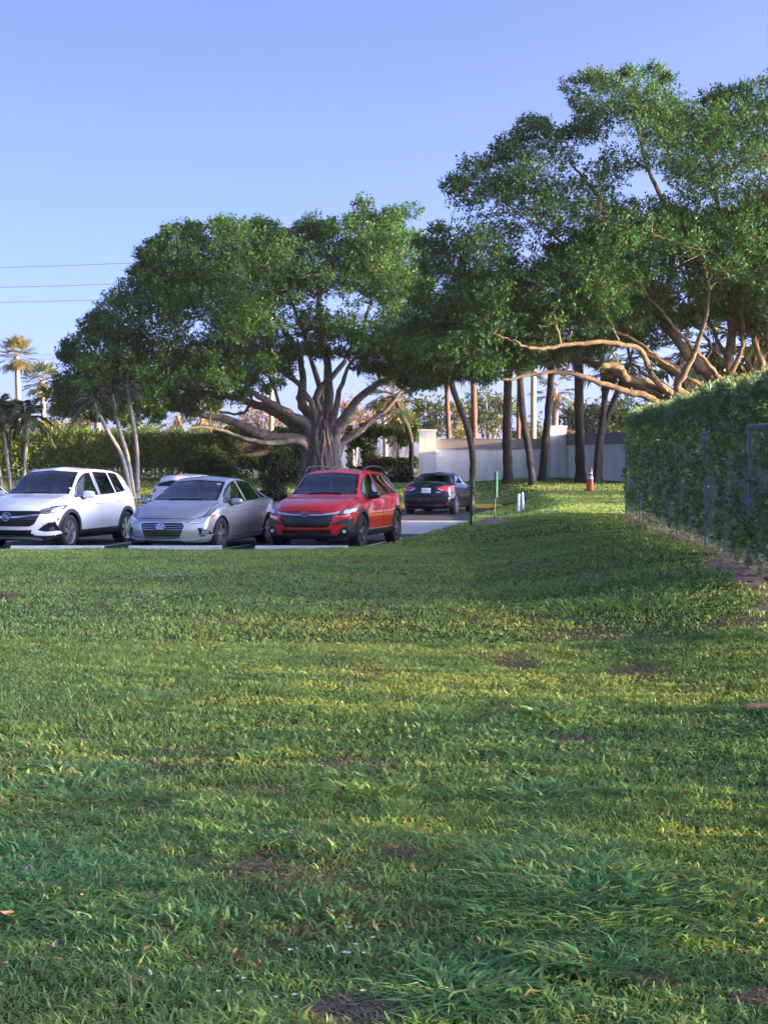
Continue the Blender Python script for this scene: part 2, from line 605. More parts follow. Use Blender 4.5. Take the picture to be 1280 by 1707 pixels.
def grass_patch(n, y0, y1, wid, hmin, hmax, half, xmin=None, xmax=None, dirt=True):
    """n blades scattered between depths y0 and y1"""
    t = RNG.random(n)
    y = (y0 * y0 + (y1 * y1 - y0 * y0) * t) ** 0.5
    x = (RNG.random(n) * 2 - 1) * (half * y + 0.4)
    if xmin is not None:
        x = xmin + RNG.random(n) * (xmax - xmin)
    w = worn(x, y)
    s = sandy(x, y)
    lm = lot_mask(x, y) + (x > fence_x(y) + 0.15) * (y < 44)
    keep = (RNG.random(n) > np.maximum(w * 0.86, s * 0.97)) & (lm < 0.12) & ~((y > 56.9) & (y < 57.4) & (x < 4.4))
    x, y, w = x[keep], y[keep], w[keep]
    n = len(x)
    clump = vnoise(x, y, 0.14, 17)
    big = vnoise(x, y, 1.6, 41)
    h = (hmin + (hmax - hmin) * RNG.random(n) ** 1.4) * (0.55 + 0.9 * clump * (0.5 + big))
    h *= 1 - 0.45 * w
    ang = RNG.random(n) * 2 * math.pi
    lean = 0.55 + 0.95 * RNG.random(n)
    tus = np.zeros(n)
    coarse = sstep(0.52, 0.72, vnoise(x, y, 0.55, 91)) * (y < 10)
    h = h * (1 + 0.35 * coarse)
    wd = wid * (0.6 + 0.7 * RNG.random(n))
    wd = wd * (1 + 0.8 * coarse)
    for (cx, cy, rx, ry, hh) in TUS:
        d = np.sqrt(((x - cx) / rx) ** 2 + ((y - cy) / ry) ** 2) + (vnoise(x, y, 0.2, 55) - 0.5) * 0.5
        k = sstep(1.1, 0.5, d)
        sel = RNG.random(n) < k * 0.5
        h = np.where(sel, h + hh * (0.5 + 0.7 * RNG.random(n)), h)
        rad = np.arctan2(y - cy, x - cx)
        ang = np.where(sel, rad + RNG.normal(0, 1.0, n), ang)
        lean = np.where(sel, 0.9 + 0.7 * RNG.random(n), lean)
        wd = np.where(sel, wd * 1.5, wd)
        tus = np.maximum(tus, sel * k)
    z = G(x, y)
    dx, dy = np.cos(ang), np.sin(ang)
    fa = ang + math.pi / 2 + RNG.normal(0, 0.5, n)
    sx, sy = np.cos(fa) * wd / 2, np.sin(fa) * wd / 2
    base = np.stack([x, y, z - 0.004], 1)
    D = np.stack([dx, dy, np.zeros(n)], 1)
    S = np.stack([sx, sy, np.zeros(n)], 1)
    U = np.array([[0, 0, 1.0]])
    H = h[:, None]
    Ln = lean[:, None]
    m1 = base + H * (0.50 * U * (1.1 - 0.36 * Ln) + 0.30 * Ln * D)
    m2 = base + H * (0.80 * U * (1.15 - 0.58 * Ln) + 0.78 * Ln * D)
    V = np.stack([base - S, base + S, m1 - S * 0.9, m1 + S * 0.9, m2 - S * 0.16, m2 + S * 0.16], 1).reshape(-1, 3)
    b = np.arange(n)[:, None] * 6
    Q = np.concatenate([b + np.array([[0, 1, 3, 2]]), b + np.array([[2, 3, 5, 4]])], 0)
    # colours: blades differ, patches differ, some are straw
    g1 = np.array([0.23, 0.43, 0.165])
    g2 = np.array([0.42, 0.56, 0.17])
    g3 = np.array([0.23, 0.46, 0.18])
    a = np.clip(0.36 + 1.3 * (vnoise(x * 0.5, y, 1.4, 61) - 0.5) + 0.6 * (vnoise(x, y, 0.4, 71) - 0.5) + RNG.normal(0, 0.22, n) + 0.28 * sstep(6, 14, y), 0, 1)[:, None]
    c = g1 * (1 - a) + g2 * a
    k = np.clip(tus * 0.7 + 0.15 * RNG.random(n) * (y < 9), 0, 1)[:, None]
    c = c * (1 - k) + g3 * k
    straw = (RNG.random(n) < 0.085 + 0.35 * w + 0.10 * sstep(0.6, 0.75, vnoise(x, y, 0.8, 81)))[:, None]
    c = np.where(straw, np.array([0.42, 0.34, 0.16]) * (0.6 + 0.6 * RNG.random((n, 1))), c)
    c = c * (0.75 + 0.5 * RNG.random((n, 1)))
    cols = np.repeat(c, 6, 0)
    return V, Q, cols


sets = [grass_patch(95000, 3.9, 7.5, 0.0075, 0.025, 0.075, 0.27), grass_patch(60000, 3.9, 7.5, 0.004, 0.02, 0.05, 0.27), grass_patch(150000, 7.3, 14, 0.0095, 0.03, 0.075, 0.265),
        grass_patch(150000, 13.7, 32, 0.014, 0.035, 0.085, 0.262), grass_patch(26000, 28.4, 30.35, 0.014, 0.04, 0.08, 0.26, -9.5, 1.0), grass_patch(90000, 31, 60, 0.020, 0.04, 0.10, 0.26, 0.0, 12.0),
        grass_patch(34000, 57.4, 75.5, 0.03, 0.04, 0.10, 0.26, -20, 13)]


def thatch(n):
    """dry clippings lying flat on the worn places"""
    k = RNG.integers(0, len(WORN), n)
    W_ = np.array(WORN)[k]
    r = np.sqrt(RNG.random(n)) * 1.35
    a = RNG.random(n) * 6.283
    x, y = W_[:, 0] + r * np.cos(a) * W_[:, 2], W_[:, 1] + r * np.sin(a) * W_[:, 3]
    ok = lot_mask(x, y) < 0.05
    ok &= RNG.random(n) < worn(x, y) * 1.1 - 0.2
    x, y = x[ok], y[ok]
    n = len(x)
    ang = RNG.random(n) * 6.283
    L = (0.02 + 0.06 * RNG.random(n)) * (1 + y / 30)
    w = 0.0016 + 0.0002 * y
    z = G(x, y) + 0.004 + 0.012 * RNG.random(n)
    d = np.stack([np.cos(ang), np.sin(ang), RNG.normal(0, 0.16, n)], 1) * L[:, None] / 2
    s = np.stack([-np.sin(ang), np.cos(ang), np.zeros(n)], 1) * w[:, None]
    P = np.stack([x, y, z], 1)
    V = np.stack([P - d - s, P - d + s, P - s, P + s, P + d - s * .3, P + d + s * .3], 1).reshape(-1, 3)
    b = np.arange(n)[:, None] * 6
    Q = np.concatenate([b + np.array([[0, 1, 3, 2]]), b + np.array([[2, 3, 5, 4]])], 0)
    t = RNG.random((n, 1))
    c = (np.array([0.26, 0.20, 0.15]) * (1 - t) + np.array([0.50, 0.43, 0.30]) * t) * (0.7 + 0.5 * RNG.random((n, 1)))
    return V, Q, np.repeat(c, 6, 0)


sets.append(thatch(26000))
vs, qs, cs, b0 = [], [], [], 0
for V, Q, c in sets:
    vs.append(V)
    qs.append(Q + b0)
    cs.append(c)
    b0 += len(V)
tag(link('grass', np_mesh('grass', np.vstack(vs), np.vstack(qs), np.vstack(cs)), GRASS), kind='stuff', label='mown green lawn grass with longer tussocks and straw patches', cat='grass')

# small white flowers in the lawn
WHITEPETAL = mat('white_petal', (0.75, 0.75, 0.72), 0.7)
fl = []
for (px, py, rx, ry, n) in ((290, 968, 60, 5, 70), (255, 1000, 50, 8, 36), (110, 1000, 30, 4, 12), (590, 1605, 60, 60, 9), (420, 1660, 90, 40, 7), (1230, 1215, 45, 25, 22), (620, 990, 90, 20, 14), (150, 1560, 120, 60, 5)):
    for k in range(n):
        p = gp(px + RNG.normal(0, rx * 0.6), py + RNG.normal(0, ry * 0.6))
        r = 0.0035 + 0.002 * RNG.random() + 0.0003 * p[1]
        z = float(G(p[0], p[1])) + 0.035 + 0.03 * RNG.random() + (0.03 if p[1] > 12 else 0)
        for q in range(5):
            a = q * 1.2566 + RNG.random()
            fl.append((np.array([p[0], p[1], z]), np.array([math.cos(a), math.sin(a), 0.5]), r * 1.6))
P = np.array([f[0] for f in fl])
D = np.array([f[1] for f in fl])
R = np.array([f[2] for f in fl])[:, None]
S = np.cross(D, [0, 0, 1.0])
V = np.stack([P, P + D * R * .6 + S * R * .5, P + D * R, P + D * R * .6 - S * R * .5], 1).reshape(-1, 3)
Q = np.arange(len(fl) * 4).reshape(-1, 4)
tag(link('clover_flowers', np_mesh('clover_flowers', V, Q), WHITEPETAL), kind='stuff', label='tiny white flowers dotted through the short lawn', cat='flowers')


# ------------------------------------------------------------------ leaf clouds
def leaves(P, D, N, L, Wd, col, trunk=None):
    """one pointed leaf quad per row"""
    D = D / (np.linalg.norm(D, axis=1)[:, None] + 1e-9)
    S = np.cross(D, N)
    S /= np.linalg.norm(S, axis=1)[:, None] + 1e-9
    L = np.asarray(L).reshape(-1, 1)
    Wd = np.asarray(Wd).reshape(-1, 1)
    up = np.cross(S, D)
    V = np.stack([P, P + D * L * 0.5 + S * Wd * 0.5 + up * L * 0.06, P + D * L - up * L * 0.08, P + D * L * 0.5 - S * Wd * 0.5 + up * L * 0.06], 1).reshape(-1, 3)
    Q = np.arange(len(P) * 4).reshape(-1, 4)
    return V, Q, np.repeat(col, 4, 0)


def rand_dir(n):
    v = RNG.normal(size=(n, 3))
    return v / np.linalg.norm(v, axis=1)[:, None]


def leaf_cols(n, a, b, warm=0.0, wc=(0.22, 0.20, 0.05)):
    t = RNG.random((n, 1))
    c = np.array(a) * (1 - t) + np.array(b) * t
    if warm > 0:
        k = (RNG.random((n, 1)) < warm)
        c = np.where(k, np.array(wc) * (0.7 + 0.5 * RNG.random((n, 1))), c)
    return c * (0.75 + 0.5 * RNG.random((n, 1)))


def clump_leaves(C, R, n, size, ca, cb, flat=0.7, warm=0.02, shell=0.55):
    """leaf tufts: sprigs radiating through each clump; C centres (k,3), R radii (k,), n leaves per clump"""
    k = len(C)
    sp = max(4, n // 11)                    # sprigs in a clump
    per = n // sp
    ci = np.repeat(np.arange(k), sp)
    d = rand_dir(len(ci))
    d[:, 2] = d[:, 2] * 0.9 + 0.18
    rr = (shell + (1 - shell) * RNG.random(len(ci)) ** 0.6) * R[ci]
    ax = np.stack([d[:, 0], d[:, 1], d[:, 2] * flat], 1)
    tip = C[ci] + ax * rr[:, None]
    sd_ = d * 0.8 + rand_dir(len(ci)) * 0.7
    sd_ /= np.linalg.norm(sd_, axis=1)[:, None]
    tint = 0.8 + 0.4 * RNG.random(len(ci))
    li = np.repeat(np.arange(len(ci)), per)
    m = len(li)
    along = RNG.random(m)
    sl = size * 3.2
    P = tip[li] + sd_[li] * (along[:, None] - 0.6) * sl + RNG.normal(0, size * 0.28, (m, 3))
    D = sd_[li] * 0.7 + rand_dir(m) * 0.9
    N = rand_dir(m) * 0.8 + np.array([[0.25, 0, 1.0]])
    col = leaf_cols(m, ca, cb, warm) * tint[li][:, None]
    L = size * (0.55 + 0.9 * RNG.random(m) ** 1.5)
    return leaves(P, D, N, L, L * 0.52, col)


def cat3(parts):
    vs, qs, cs, b = [], [], [], 0
    for V, Q, c in parts:
        vs.append(V)
        qs.append(Q + b)
        cs.append(c)
        b += len(V)
    return np.vstack(vs), np.vstack(qs), np.vstack(cs)


def hedge(name, path, height, thick, n, size, ca, cb, zoff=0.0, gap=0.35, warm=0.03, rough=0.18, label='', cat='hedge', face=1.0, loc_z=None, group=None, core=True, sparse=0.0, openings=(), hvar=False, shoots=0.04):
    """clipped hedge along path [(x,y)...]: leaf shell round stems, with an added light-blocking core; the bottom 'gap' metres are thin"""
    path = np.array(path, float)
    seg = np.linalg.norm(np.diff(path, axis=0), axis=1)
    cum = np.concatenate([[0], np.cumsum(seg)])
    T = cum[-1]

    def at(s):
        return np.interp(s, cum, path[:, 0]), np.interp(s, cum, path[:, 1])

    root = empty(name, (path[0, 0], path[0, 1], float(lawn_z(path[0, 0], path[0, 1])) if loc_z is None else loc_z))
    o0 = np.array(root.location)
    tx = np.gradient(np.interp(np.linspace(0, T, 50), cum, path[:, 0]))
    s = RNG.random(n) * T
    x, y = at(s)
    x2, y2 = at(np.clip(s + 0.1, 0, T))
    x1, y1 = at(np.clip(s - 0.1, 0, T))
    dx, dy = x2 - x1, y2 - y1
    l = np.sqrt(dx * dx + dy * dy) + 1e-9
    nx_, ny_ = dy / l, -dx / l                 # to the right of the path
    which = RNG.random(n)
    ptop = thick / (thick + 2 * height) * 1.2
    side = np.where(which < ptop, 0, np.where(RNG.random(n) < 0.5, -1, 1))
    dep = (RNG.random(n) ** 1.6) * 0.33
    bump = (vnoise(s, s * 0 + 3, 0.5, 9) - 0.5) * 2 * rough
    hz = RNG.random(n)
    hz = np.where(hz < gap / height, np.where(RNG.random(n) < 0.42, hz, gap / height + RNG.random(n) * (1 - gap / height)), hz)
    bump2 = (vnoise(s * 1.0, hz * height, 0.32, 31) - 0.5) * 2 * rough
    if hvar:
        height_ = 2.40 + 0.36 * np.clip((y - 18) / 26, 0, 1)
        hz = hz * height_ / height
    hh = (height if not hvar else height_) * (1 + (vnoise(s, s * 0, 1.3, 77) - 0.5) * 0.05)
    off = np.where(side == 0, (RNG.random(n) * 2 - 1) * thick / 2, side * (thick / 2 - dep + bump2 * 0.8))
    zz = np.where(side == 0, hh - dep * 0.8 + bump * 0.35 + RNG.exponential(shoots, n) * (RNG.random(n) < 0.5), hz * hh)
    # rounded shoulder
    edge = np.clip((zz - (hh - 0.25)) / 0.25, 0, 1)
    off = off * (1 - 0.10 * edge * (side != 0))
    g = lawn_z(x, y) if loc_z is None else np.full(n, loc_z)
    P = np.stack([x + nx_ * off, y + ny_ * off, g + zz + zoff], 1) - o0
    out = np.stack([nx_ * side, ny_ * side, np.where(side == 0, 1.0, 0.15)], 1)
    for (a0, a1) in openings:  # low openings shaped to let sun streaks onto the lawn
        k = ~((y > a0) & (y < a1) & (zz < 0.52 + 0.14 * np.sin(y * 9))) | (RNG.random(len(P)) < 0.10)
        P, out, y, zz, s = P[k], out[k], y[k], zz[k], s[k]
    if hvar:
        k = (y > 17.6) | (RNG.random(len(P)) < 0.36)  # unseen near stretch thinned so low sun brightens the lawn
        P, out, y, zz, s = P[k], out[k], y[k], zz[k], s[k]
    if sparse > 0:
        k = vnoise(s, zz, 0.6, 3) > sparse
        P, out = P[k], out[k]
    m = len(P)
    N = out * 0.9 + rand_dir(m) * 0.8
    D = rand_dir(m) + np.array([[0, 0, 0.35]]) + out * 0.4
    L = size * (0.6 + 0.8 * RNG.random(m))
    V, Q, c = leaves(P, D, N, L, L * 0.55, leaf_cols(m, ca, cb, warm))
    lf = link('foliage', np_mesh('foliage', V, Q, c), LEAF, root)
    # twigs and stems
    parts = []
    ns = int(T / 0.16)
    for i in range(ns):
        s0 = (i + RNG.random()) / ns * T
        a, b = at(s0)
        a, b = float(a) + RNG.normal(0, thick * 0.16), float(b) + RNG.normal(0, thick * 0.10)
        gz = float(lawn_z(a, b)) if loc_z is None else loc_z
        pts = [np.array([a, b, gz - 0.05])]
        for q in range(4):
            pts.append(pts[-1] + np.array([RNG.normal(0, 0.09), RNG.normal(0, 0.09), height * 0.25 + 0.01]))
        parts.append(tube_arr(np.array(pts) - o0, np.linspace(0.022, 0.006, 5), 4))
        for q in range(4):
            p0 = pts[1 + q % 3]
            e = p0 + np.array([RNG.normal(0, 0.3), RNG.normal(0, 0.3), 0.25 + 0.3 * RNG.random()])
            e[2] = min(e[2], gz + height)
            parts.append(tube_arr(np.array([p0, (p0 + e) / 2 + RNG.normal(0, 0.03, 3), e]) - o0, [0.009, 0.007, 0.003], 3))
    if core and not hvar:
        # unseen irregular solid added along the middle to block light through the leaves
        m_ = max(4, int(T / 0.4))
        pts = [np.array([*(float(q) for q in at(T * (i + 0.5) / m_)), 0]) for i in range(m_)]
        if hvar:
            pts = [p for p in pts if p[1] > 19.0]
            m_ = len(pts)
        for p in pts:
            p[2] = (float(lawn_z(p[0], p[1])) if loc_z is None else loc_z) + gap + (height - gap) * 0.48
        pts = np.array(pts) - o0
        hv, rows_ = [], 10
        tan = np.gradient(pts, axis=0)
        for i in range(m_):
            t_ = tan[i][:2] / (np.linalg.norm(tan[i][:2]) + 1e-9)
            nn = np.array([t_[1], -t_[0], 0])
            for j in range(rows_):
                a = 2 * math.pi * j / rows_
                ra, rb = thick * 0.30, (height - gap) * 0.44
                k = 0.8 + 0.4 * RNG.random()
                lo_ = 0.40 if any(a0 - 0.5 < pts[i][1] + o0[1] < a1 + 0.5 for a0, a1 in openings) and math.sin(a) < 0 else 0.0
                hv.append(pts[i] + np.array([0, 0, lo_]) + nn * math.copysign(abs(math.cos(a)) ** 0.6, math.cos(a)) * ra * k + np.array([0, 0, 1]) * math.copysign(abs(math.sin(a)) ** 0.6, math.sin(a)) * rb * (0.93 + 0.07 * k) * (0.86 if hvar else 1.0))
        q = [(i * rows_ + j, i * rows_ + (j + 1) % rows_, (i + 1) * rows_ + (j + 1) % rows_, (i + 1) * rows_ + j) for i in range(m_ - 1) for j in range(rows_)]
        parts.append((np.array(hv), np.array(q)))
    V, Q = merge(parts)
    link('stems', np_mesh('stems', V, Q), TWIG, root)
    tag(root, label, cat, group)
    return root


TWIG = bark_mat('twig', (0.10, 0.085, 0.06), (0.20, 0.17, 0.13), 12)
GA, GB = (0.028, 0.075, 0.022), (0.060, 0.125, 0.032)

# right hand hedge behind the chain link fence
yy_ = np.linspace(-8, 44.0, 18)
hedge('hedge', [(float(fence_x(y)) + 0.77, float(y)) for y in yy_], 2.72, 1.5, 430000, 0.085, (0.100, 0.180, 0.095), (0.205, 0.290, 0.150), gap=0.28, openings=((8.9, 9.3), (9.7, 11.1), (12.2, 12.8), (14.6, 15.0), (16.4, 16.8)), hvar=True, warm=0.05,
      label='tall clipped hedge running behind the chain link fence', cat='hedge')
# left hedge behind the car park
hedge('hedge', [(-30, 80), (-18, 80), (-8.2, 80)], 2.2, 1.6, 62000, 0.15, (0.11, 0.21, 0.06), (0.21, 0.32, 0.085), gap=0.5, warm=0.05,
      label='long clipped hedge with sunlit top behind the left palms', cat='hedge', sparse=0.10, rough=0.10, shoots=0.13)
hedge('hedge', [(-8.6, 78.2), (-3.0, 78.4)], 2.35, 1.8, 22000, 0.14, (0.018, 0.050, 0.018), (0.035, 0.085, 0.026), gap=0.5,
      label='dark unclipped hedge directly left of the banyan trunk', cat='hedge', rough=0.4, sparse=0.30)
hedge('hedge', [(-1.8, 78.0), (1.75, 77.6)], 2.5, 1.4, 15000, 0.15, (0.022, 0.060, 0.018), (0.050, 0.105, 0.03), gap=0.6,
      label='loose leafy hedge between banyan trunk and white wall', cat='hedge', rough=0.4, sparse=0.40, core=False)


def shrub(px, py0, py1, wpx, Y, n, size, ca, cb, label, name='shrub', flat=0.8, warm=0.02, clumps=40):
    s = F / Y
    base = wp(px, py1, Y)
    h = (py1 - py0) / s
    wdt = wpx / s
    root = empty(name, tuple(base))
    C = rand_dir(clumps)
    C[:, 2] = np.abs(C[:, 2])
    C = C * np.array([[wdt / 2, wdt / 2, h]]) * (0.6 + 0.25 * RNG.random((clumps, 1)))
    R = np.full(clumps, 0.17 * min(wdt, h) + 0.1)
    V, Q, c = clump_leaves(C, R, n // clumps, size, ca, cb, flat=0.9, warm=warm, shell=0.4)
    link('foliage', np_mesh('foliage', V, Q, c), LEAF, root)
    parts = []
    for k in range(clumps):
        parts.append(tube_arr(smooth_path([np.array([RNG.normal(0, .08), RNG.normal(0, .08), -0.1]), C[k] * 0.5 + np.array([0, 0, 0.05]), C[k]], 3), np.linspace(0.03, 0.006, 7), 4))
    V, Q = merge(parts)
    link('stems', np_mesh('stems', V, Q), TWIG, root)
    tag(root, label, 'shrub')
    return root


shrub(347, 742, 806, 106, 75.5, 12000, 0.13, (0.030, 0.075, 0.024), (0.055, 0.115, 0.034), 'broad dense green shrub in front of the clipped hedge', clumps=60)
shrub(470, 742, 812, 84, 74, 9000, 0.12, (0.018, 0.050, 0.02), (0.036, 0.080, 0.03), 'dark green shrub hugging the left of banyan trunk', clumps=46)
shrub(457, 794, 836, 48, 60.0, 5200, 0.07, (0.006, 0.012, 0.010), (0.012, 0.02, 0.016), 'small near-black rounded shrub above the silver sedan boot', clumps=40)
shrub(618, 758, 808, 62, 74.5, 6500, 0.12, (0.055, 0.018, 0.022), (0.045, 0.045, 0.025), 'maroon leaved shrub right of the banyan trunk', clumps=34)
shrub(672, 770, 808, 46, 74.3, 3500, 0.12, (0.012, 0.032, 0.014), (0.028, 0.06, 0.02), 'low dark shrub at the left end of white wall', clumps=26)

# ------------------------------------------------------------------ chain link fence
def chain_fence():
    py_ = [44.0, 38.9, 34.0, 29.4, 24.8, 20.0, 15.2, 10.4]
    root = empty('chain_link_fence', (float(fence_x(44)), 44.0, float(lawn_z(fence_x(44), 44))))
    o0 = np.array(root.location)
    H_ = 1.83
    for i, y in enumerate(py_):
        x = float(fence_x(y))
        z = float(lawn_z(x, y))
        r = 0.042 if i == 0 else 0.024
        mb = MB()
        mb.lathe([(0.001, -0.2), (r, -0.2), (r, H_ + 0.03), (r * 1.25, H_ + 0.035), (r * 1.15, H_ + 0.07), (0.001, H_ + 0.10)], 10, (x - o0[0], y - o0[1], z - o0[2]))
        mb.build('post', GALV, root, smooth=40)
    mb = MB()
    pts = [(float(fence_x(y)) - o0[0], y - o0[1], float(lawn_z(fence_x(y), y)) + H_ - o0[2]) for y in np.linspace(26.0, 8.0, 10)]
    mb.tube(pts, 0.021, 8)
    mb.build('top_rail', GALV, root, smooth=40)
    pts = [(float(fence_x(y)) - o0[0] - .02, y - o0[1], float(lawn_z(fence_x(y), y)) + H_ - 0.02 - o0[2]) for y in np.linspace(44.0, 8.0, 20)]
    MB().tube(pts, 0.006, 5).build('tension_wire', GALV, root)
    # woven wire: zigzag strands both ways
    L_ = math.hypot(44 - 8.0, float(fence_x(44) - fence_x(8)))
    step = 0.066
    nst = int((L_ + H_) / step)
    Vs, Qs, b = [], [], 0
    rw = 0.0012
    tdir = np.array([float(fence_x(8) - fence_x(44)), 8 - 44.0]) / L_
    nrm = np.array([tdir[1], -tdir[0]])
    for sgn in (1, -1):
        s0 = np.arange(-H_, L_, step) if sgn > 0 else np.arange(0, L_ + H_, step)
        for s in s0:
            ta = max(0.0, -s if sgn > 0 else s - L_)
            tb = min(H_, (L_ - s) if sgn > 0 else s)
            if tb - ta < 0.02:
                continue
            tt = np.linspace(ta, tb, 5)
            ss = s + sgn * tt
            yy = 44.0 + tdir[1] * ss
            xx = fence_x(44) + tdir[0] * ss
            zz = lawn_z(xx, yy) + tt
            P = np.stack([xx + nrm[0] * 0.003 * sgn, yy + nrm[1] * 0.003 * sgn, zz], 1) - o0
            # three sided wire
            a1 = np.array([tdir[0] * 0.7, tdir[1] * 0.7, -0.7 * sgn])
            a2 = np.array([nrm[0], nrm[1], 0])
            offs = [a1 * rw, (-0.5 * a1 + 0.87 * a2) * rw, (-0.5 * a1 - 0.87 * a2) * rw]
            Vv = np.concatenate([P + o for o in offs], 0)
            q = [(j * 5 + i, j * 5 + i + 1, ((j + 1) % 3) * 5 + i + 1, ((j + 1) % 3) * 5 + i) for j in range(3) for i in range(4)]
            Vs.append(Vv)
            Qs.append(np.array(q) + b)
            b += 15
    link('wire_mesh', np_mesh('wire_mesh', np.vstack(Vs), np.vstack(Qs)), WIRE, root)
    tag(root, 'galvanised chain link fence along the right edge of the lawn', 'fence')


chain_fence()

# dry leaf litter on the sandy strip
n = 900
y = 9 + RNG.random(n) ** 1.4 * 34
x = fence_x(y) - 0.5 + RNG.random(n) * 1.0
P = np.stack([x, y, G(x, y) + 0.012], 1)
D = rand_dir(n)
D[:, 2] *= 0.25
V, Q, c = leaves(P, D, rand_dir(n) * 0.4 + np.array([[0, 0, 1.0]]), 0.05 + 0.05 * RNG.random(n), 0.03 + 0.03 * RNG.random(n), leaf_cols(n, (0.16, 0.09, 0.05), (0.30, 0.21, 0.13)))
tag(link('leaf_litter', np_mesh('leaf_litter', V, Q, c), LEAF), kind='stuff', label='dry brown leaf litter on the sand under the fence', cat='leaf litter')

# ------------------------------------------------------------------ white boundary wall
def wall():
    root = empty('boundary_wall', tuple(wp(700, 797, 75)))
    o0 = np.array(root.location)

    def section(x0, y0, x1, y1, zb, zt, band, th=0.2):
        L_ = math.hypot(x1 - x0, y1 - y0)
        a = math.atan2(y1 - y0, x1 - x0)
        cx, cy = (x0 + x1) / 2 - o0[0], (y0 + y1) / 2 - o0[1]
        for q in range(1, int(L_ / 3.0)):
            t = q * 3.0 - L_ / 2
            MB().box((cx + math.cos(a) * t + math.sin(a) * (th / 2 + 0.002), cy + math.sin(a) * t - math.cos(a) * (th / 2 + 0.002), (zb + zt - band) / 2 - o0[2]), (0.03, 0.012, zt - band - zb - 0.01), a).build('wall_joint', WALLGREY, root)
        MB().box((cx, cy, (zb + zt - band) / 2 - o0[2]), (L_, th, zt - band - zb), a).build('wall_panel', WALLWHITE, root)
        m = MB()
        m.box((cx, cy, zt - band / 2 - o0[2]), (L_, th + 0.07, band), a)
        m.box((cx, cy, zt + 0.02 - o0[2]), (L_, th + 0.13, 0.04), a)
        m.box((cx, cy, zt - band + 0.015 - o0[2]), (L_, th + 0.10, 0.05), a)
        m.build('grey_band', WALLGREY, root)

    def pillar(px0, px1, pt, Y, zb):
        a, b = wp(px0, pt, Y), wp(px1, pt, Y)
        w = b[0] - a[0]
        cx = (a[0] + b[0]) / 2 - o0[0]
        m = MB()
        m.box((cx, Y - o0[1], (zb + a[2] - 0.16) / 2 - o0[2]), (w * 0.92, w * 0.92, a[2] - 0.16 - zb))
        p = m.build('pillar', WALLWHITE, root)
        m = MB()
        m.box((cx, Y - o0[1], a[2] - 0.12 - o0[2]), (w * 0.96, w * 0.96, 0.08))
        m.box((cx, Y - o0[1], a[2] - 0.04 - o0[2]), (w * 1.06, w * 1.06, 0.08))
        m.box((cx, Y - o0[1], a[2] - 1.06 - o0[2]), (w * 0.95, w * 0.95, 0.05))
        m.build('pillar_cap', WALLWHITE, p)

    zb = 0.9
    a = wp(722, 734, 75)
    b = wp(920, 731, 75)
    section(a[0], 75, b[0], 75, zb, (a[2] + b[2]) / 2, 0.46)
    c = wp(938, 727, 75)
    d = wp(1049, 721, 70.5)
    e = c + (d - c) * 1.9
    section(c[0], 75, e[0], e[1], zb, (c[2] + d[2]) / 2 + 0.02, 0.50)
    pillar(697, 727, 716, 74.9, zb)
    pillar(914, 943, 710, 74.9, zb)
    tag(root, 'white boundary wall with grey top band and square pillars', 'wall')


wall()
# ------------------------------------------------------------------ trees
def poly_dist(P, poly):
    """signed distance (positive inside) of points to polygon outline"""
    P = np.asarray(P, float)
    A = np.asarray(poly, float)
    B = np.roll(A, -1, 0)
    ins = np.zeros(len(P), bool)
    dm = np.full(len(P), 1e9)
    for a, b in zip(A, B):
        ab = b - a
        t = np.clip(((P - a) @ ab) / (ab @ ab), 0, 1)
        q = a + t[:, None] * ab
        dm = np.minimum(dm, np.linalg.norm(P - q, axis=1))
        c = (a[1] > P[:, 1]) != (b[1] > P[:, 1])
        xx = a[0] + (P[:, 1] - a[1]) / (b[1] - a[1] + 1e-12) * (b[0] - a[0])
        ins ^= c & (P[:, 0] < xx)
    return np.where(ins, dm, -dm)


def crown_points(poly, Y, depth, n, rpx, mind, holes=(), edge=150.0):
    """clump centres filling a crown whose outline from the lawn is poly (photo pixels)"""
    A = np.array(poly, float)
    lo, hi = A.min(0), A.max(0)
    out, rad = [], []
    for _ in range(60000):
        if len(out) >= n:
            break
        p = lo + (hi - lo) * RNG.random(2)
        r = rpx * (0.7 + 0.6 * RNG.random())
        d = poly_dist([p], poly)[0]
        if d < -2:
            continue
        if d < r:
            r = max(d, rpx * (0.30 + 0.30 * RNG.random()))
        D = depth * math.sqrt(min(1.0, max(d, 4.0) / edge))
        dy = (RNG.random() * 2 - 1) * D
        bad = False
        for (hx, hy, hr) in holes:
            if (p[0] - hx) ** 2 + (p[1] - hy) ** 2 < (hr + r * 0.6) ** 2:
                bad = True
        if bad:
            continue
        q = wp(p[0], p[1], Y + dy)
        if out and np.min(np.linalg.norm(np.array(out) - q, axis=1)) < mind:
            continue
        out.append(q)
        rad.append(r / F * Y)
    return np.array(out), np.array(rad)


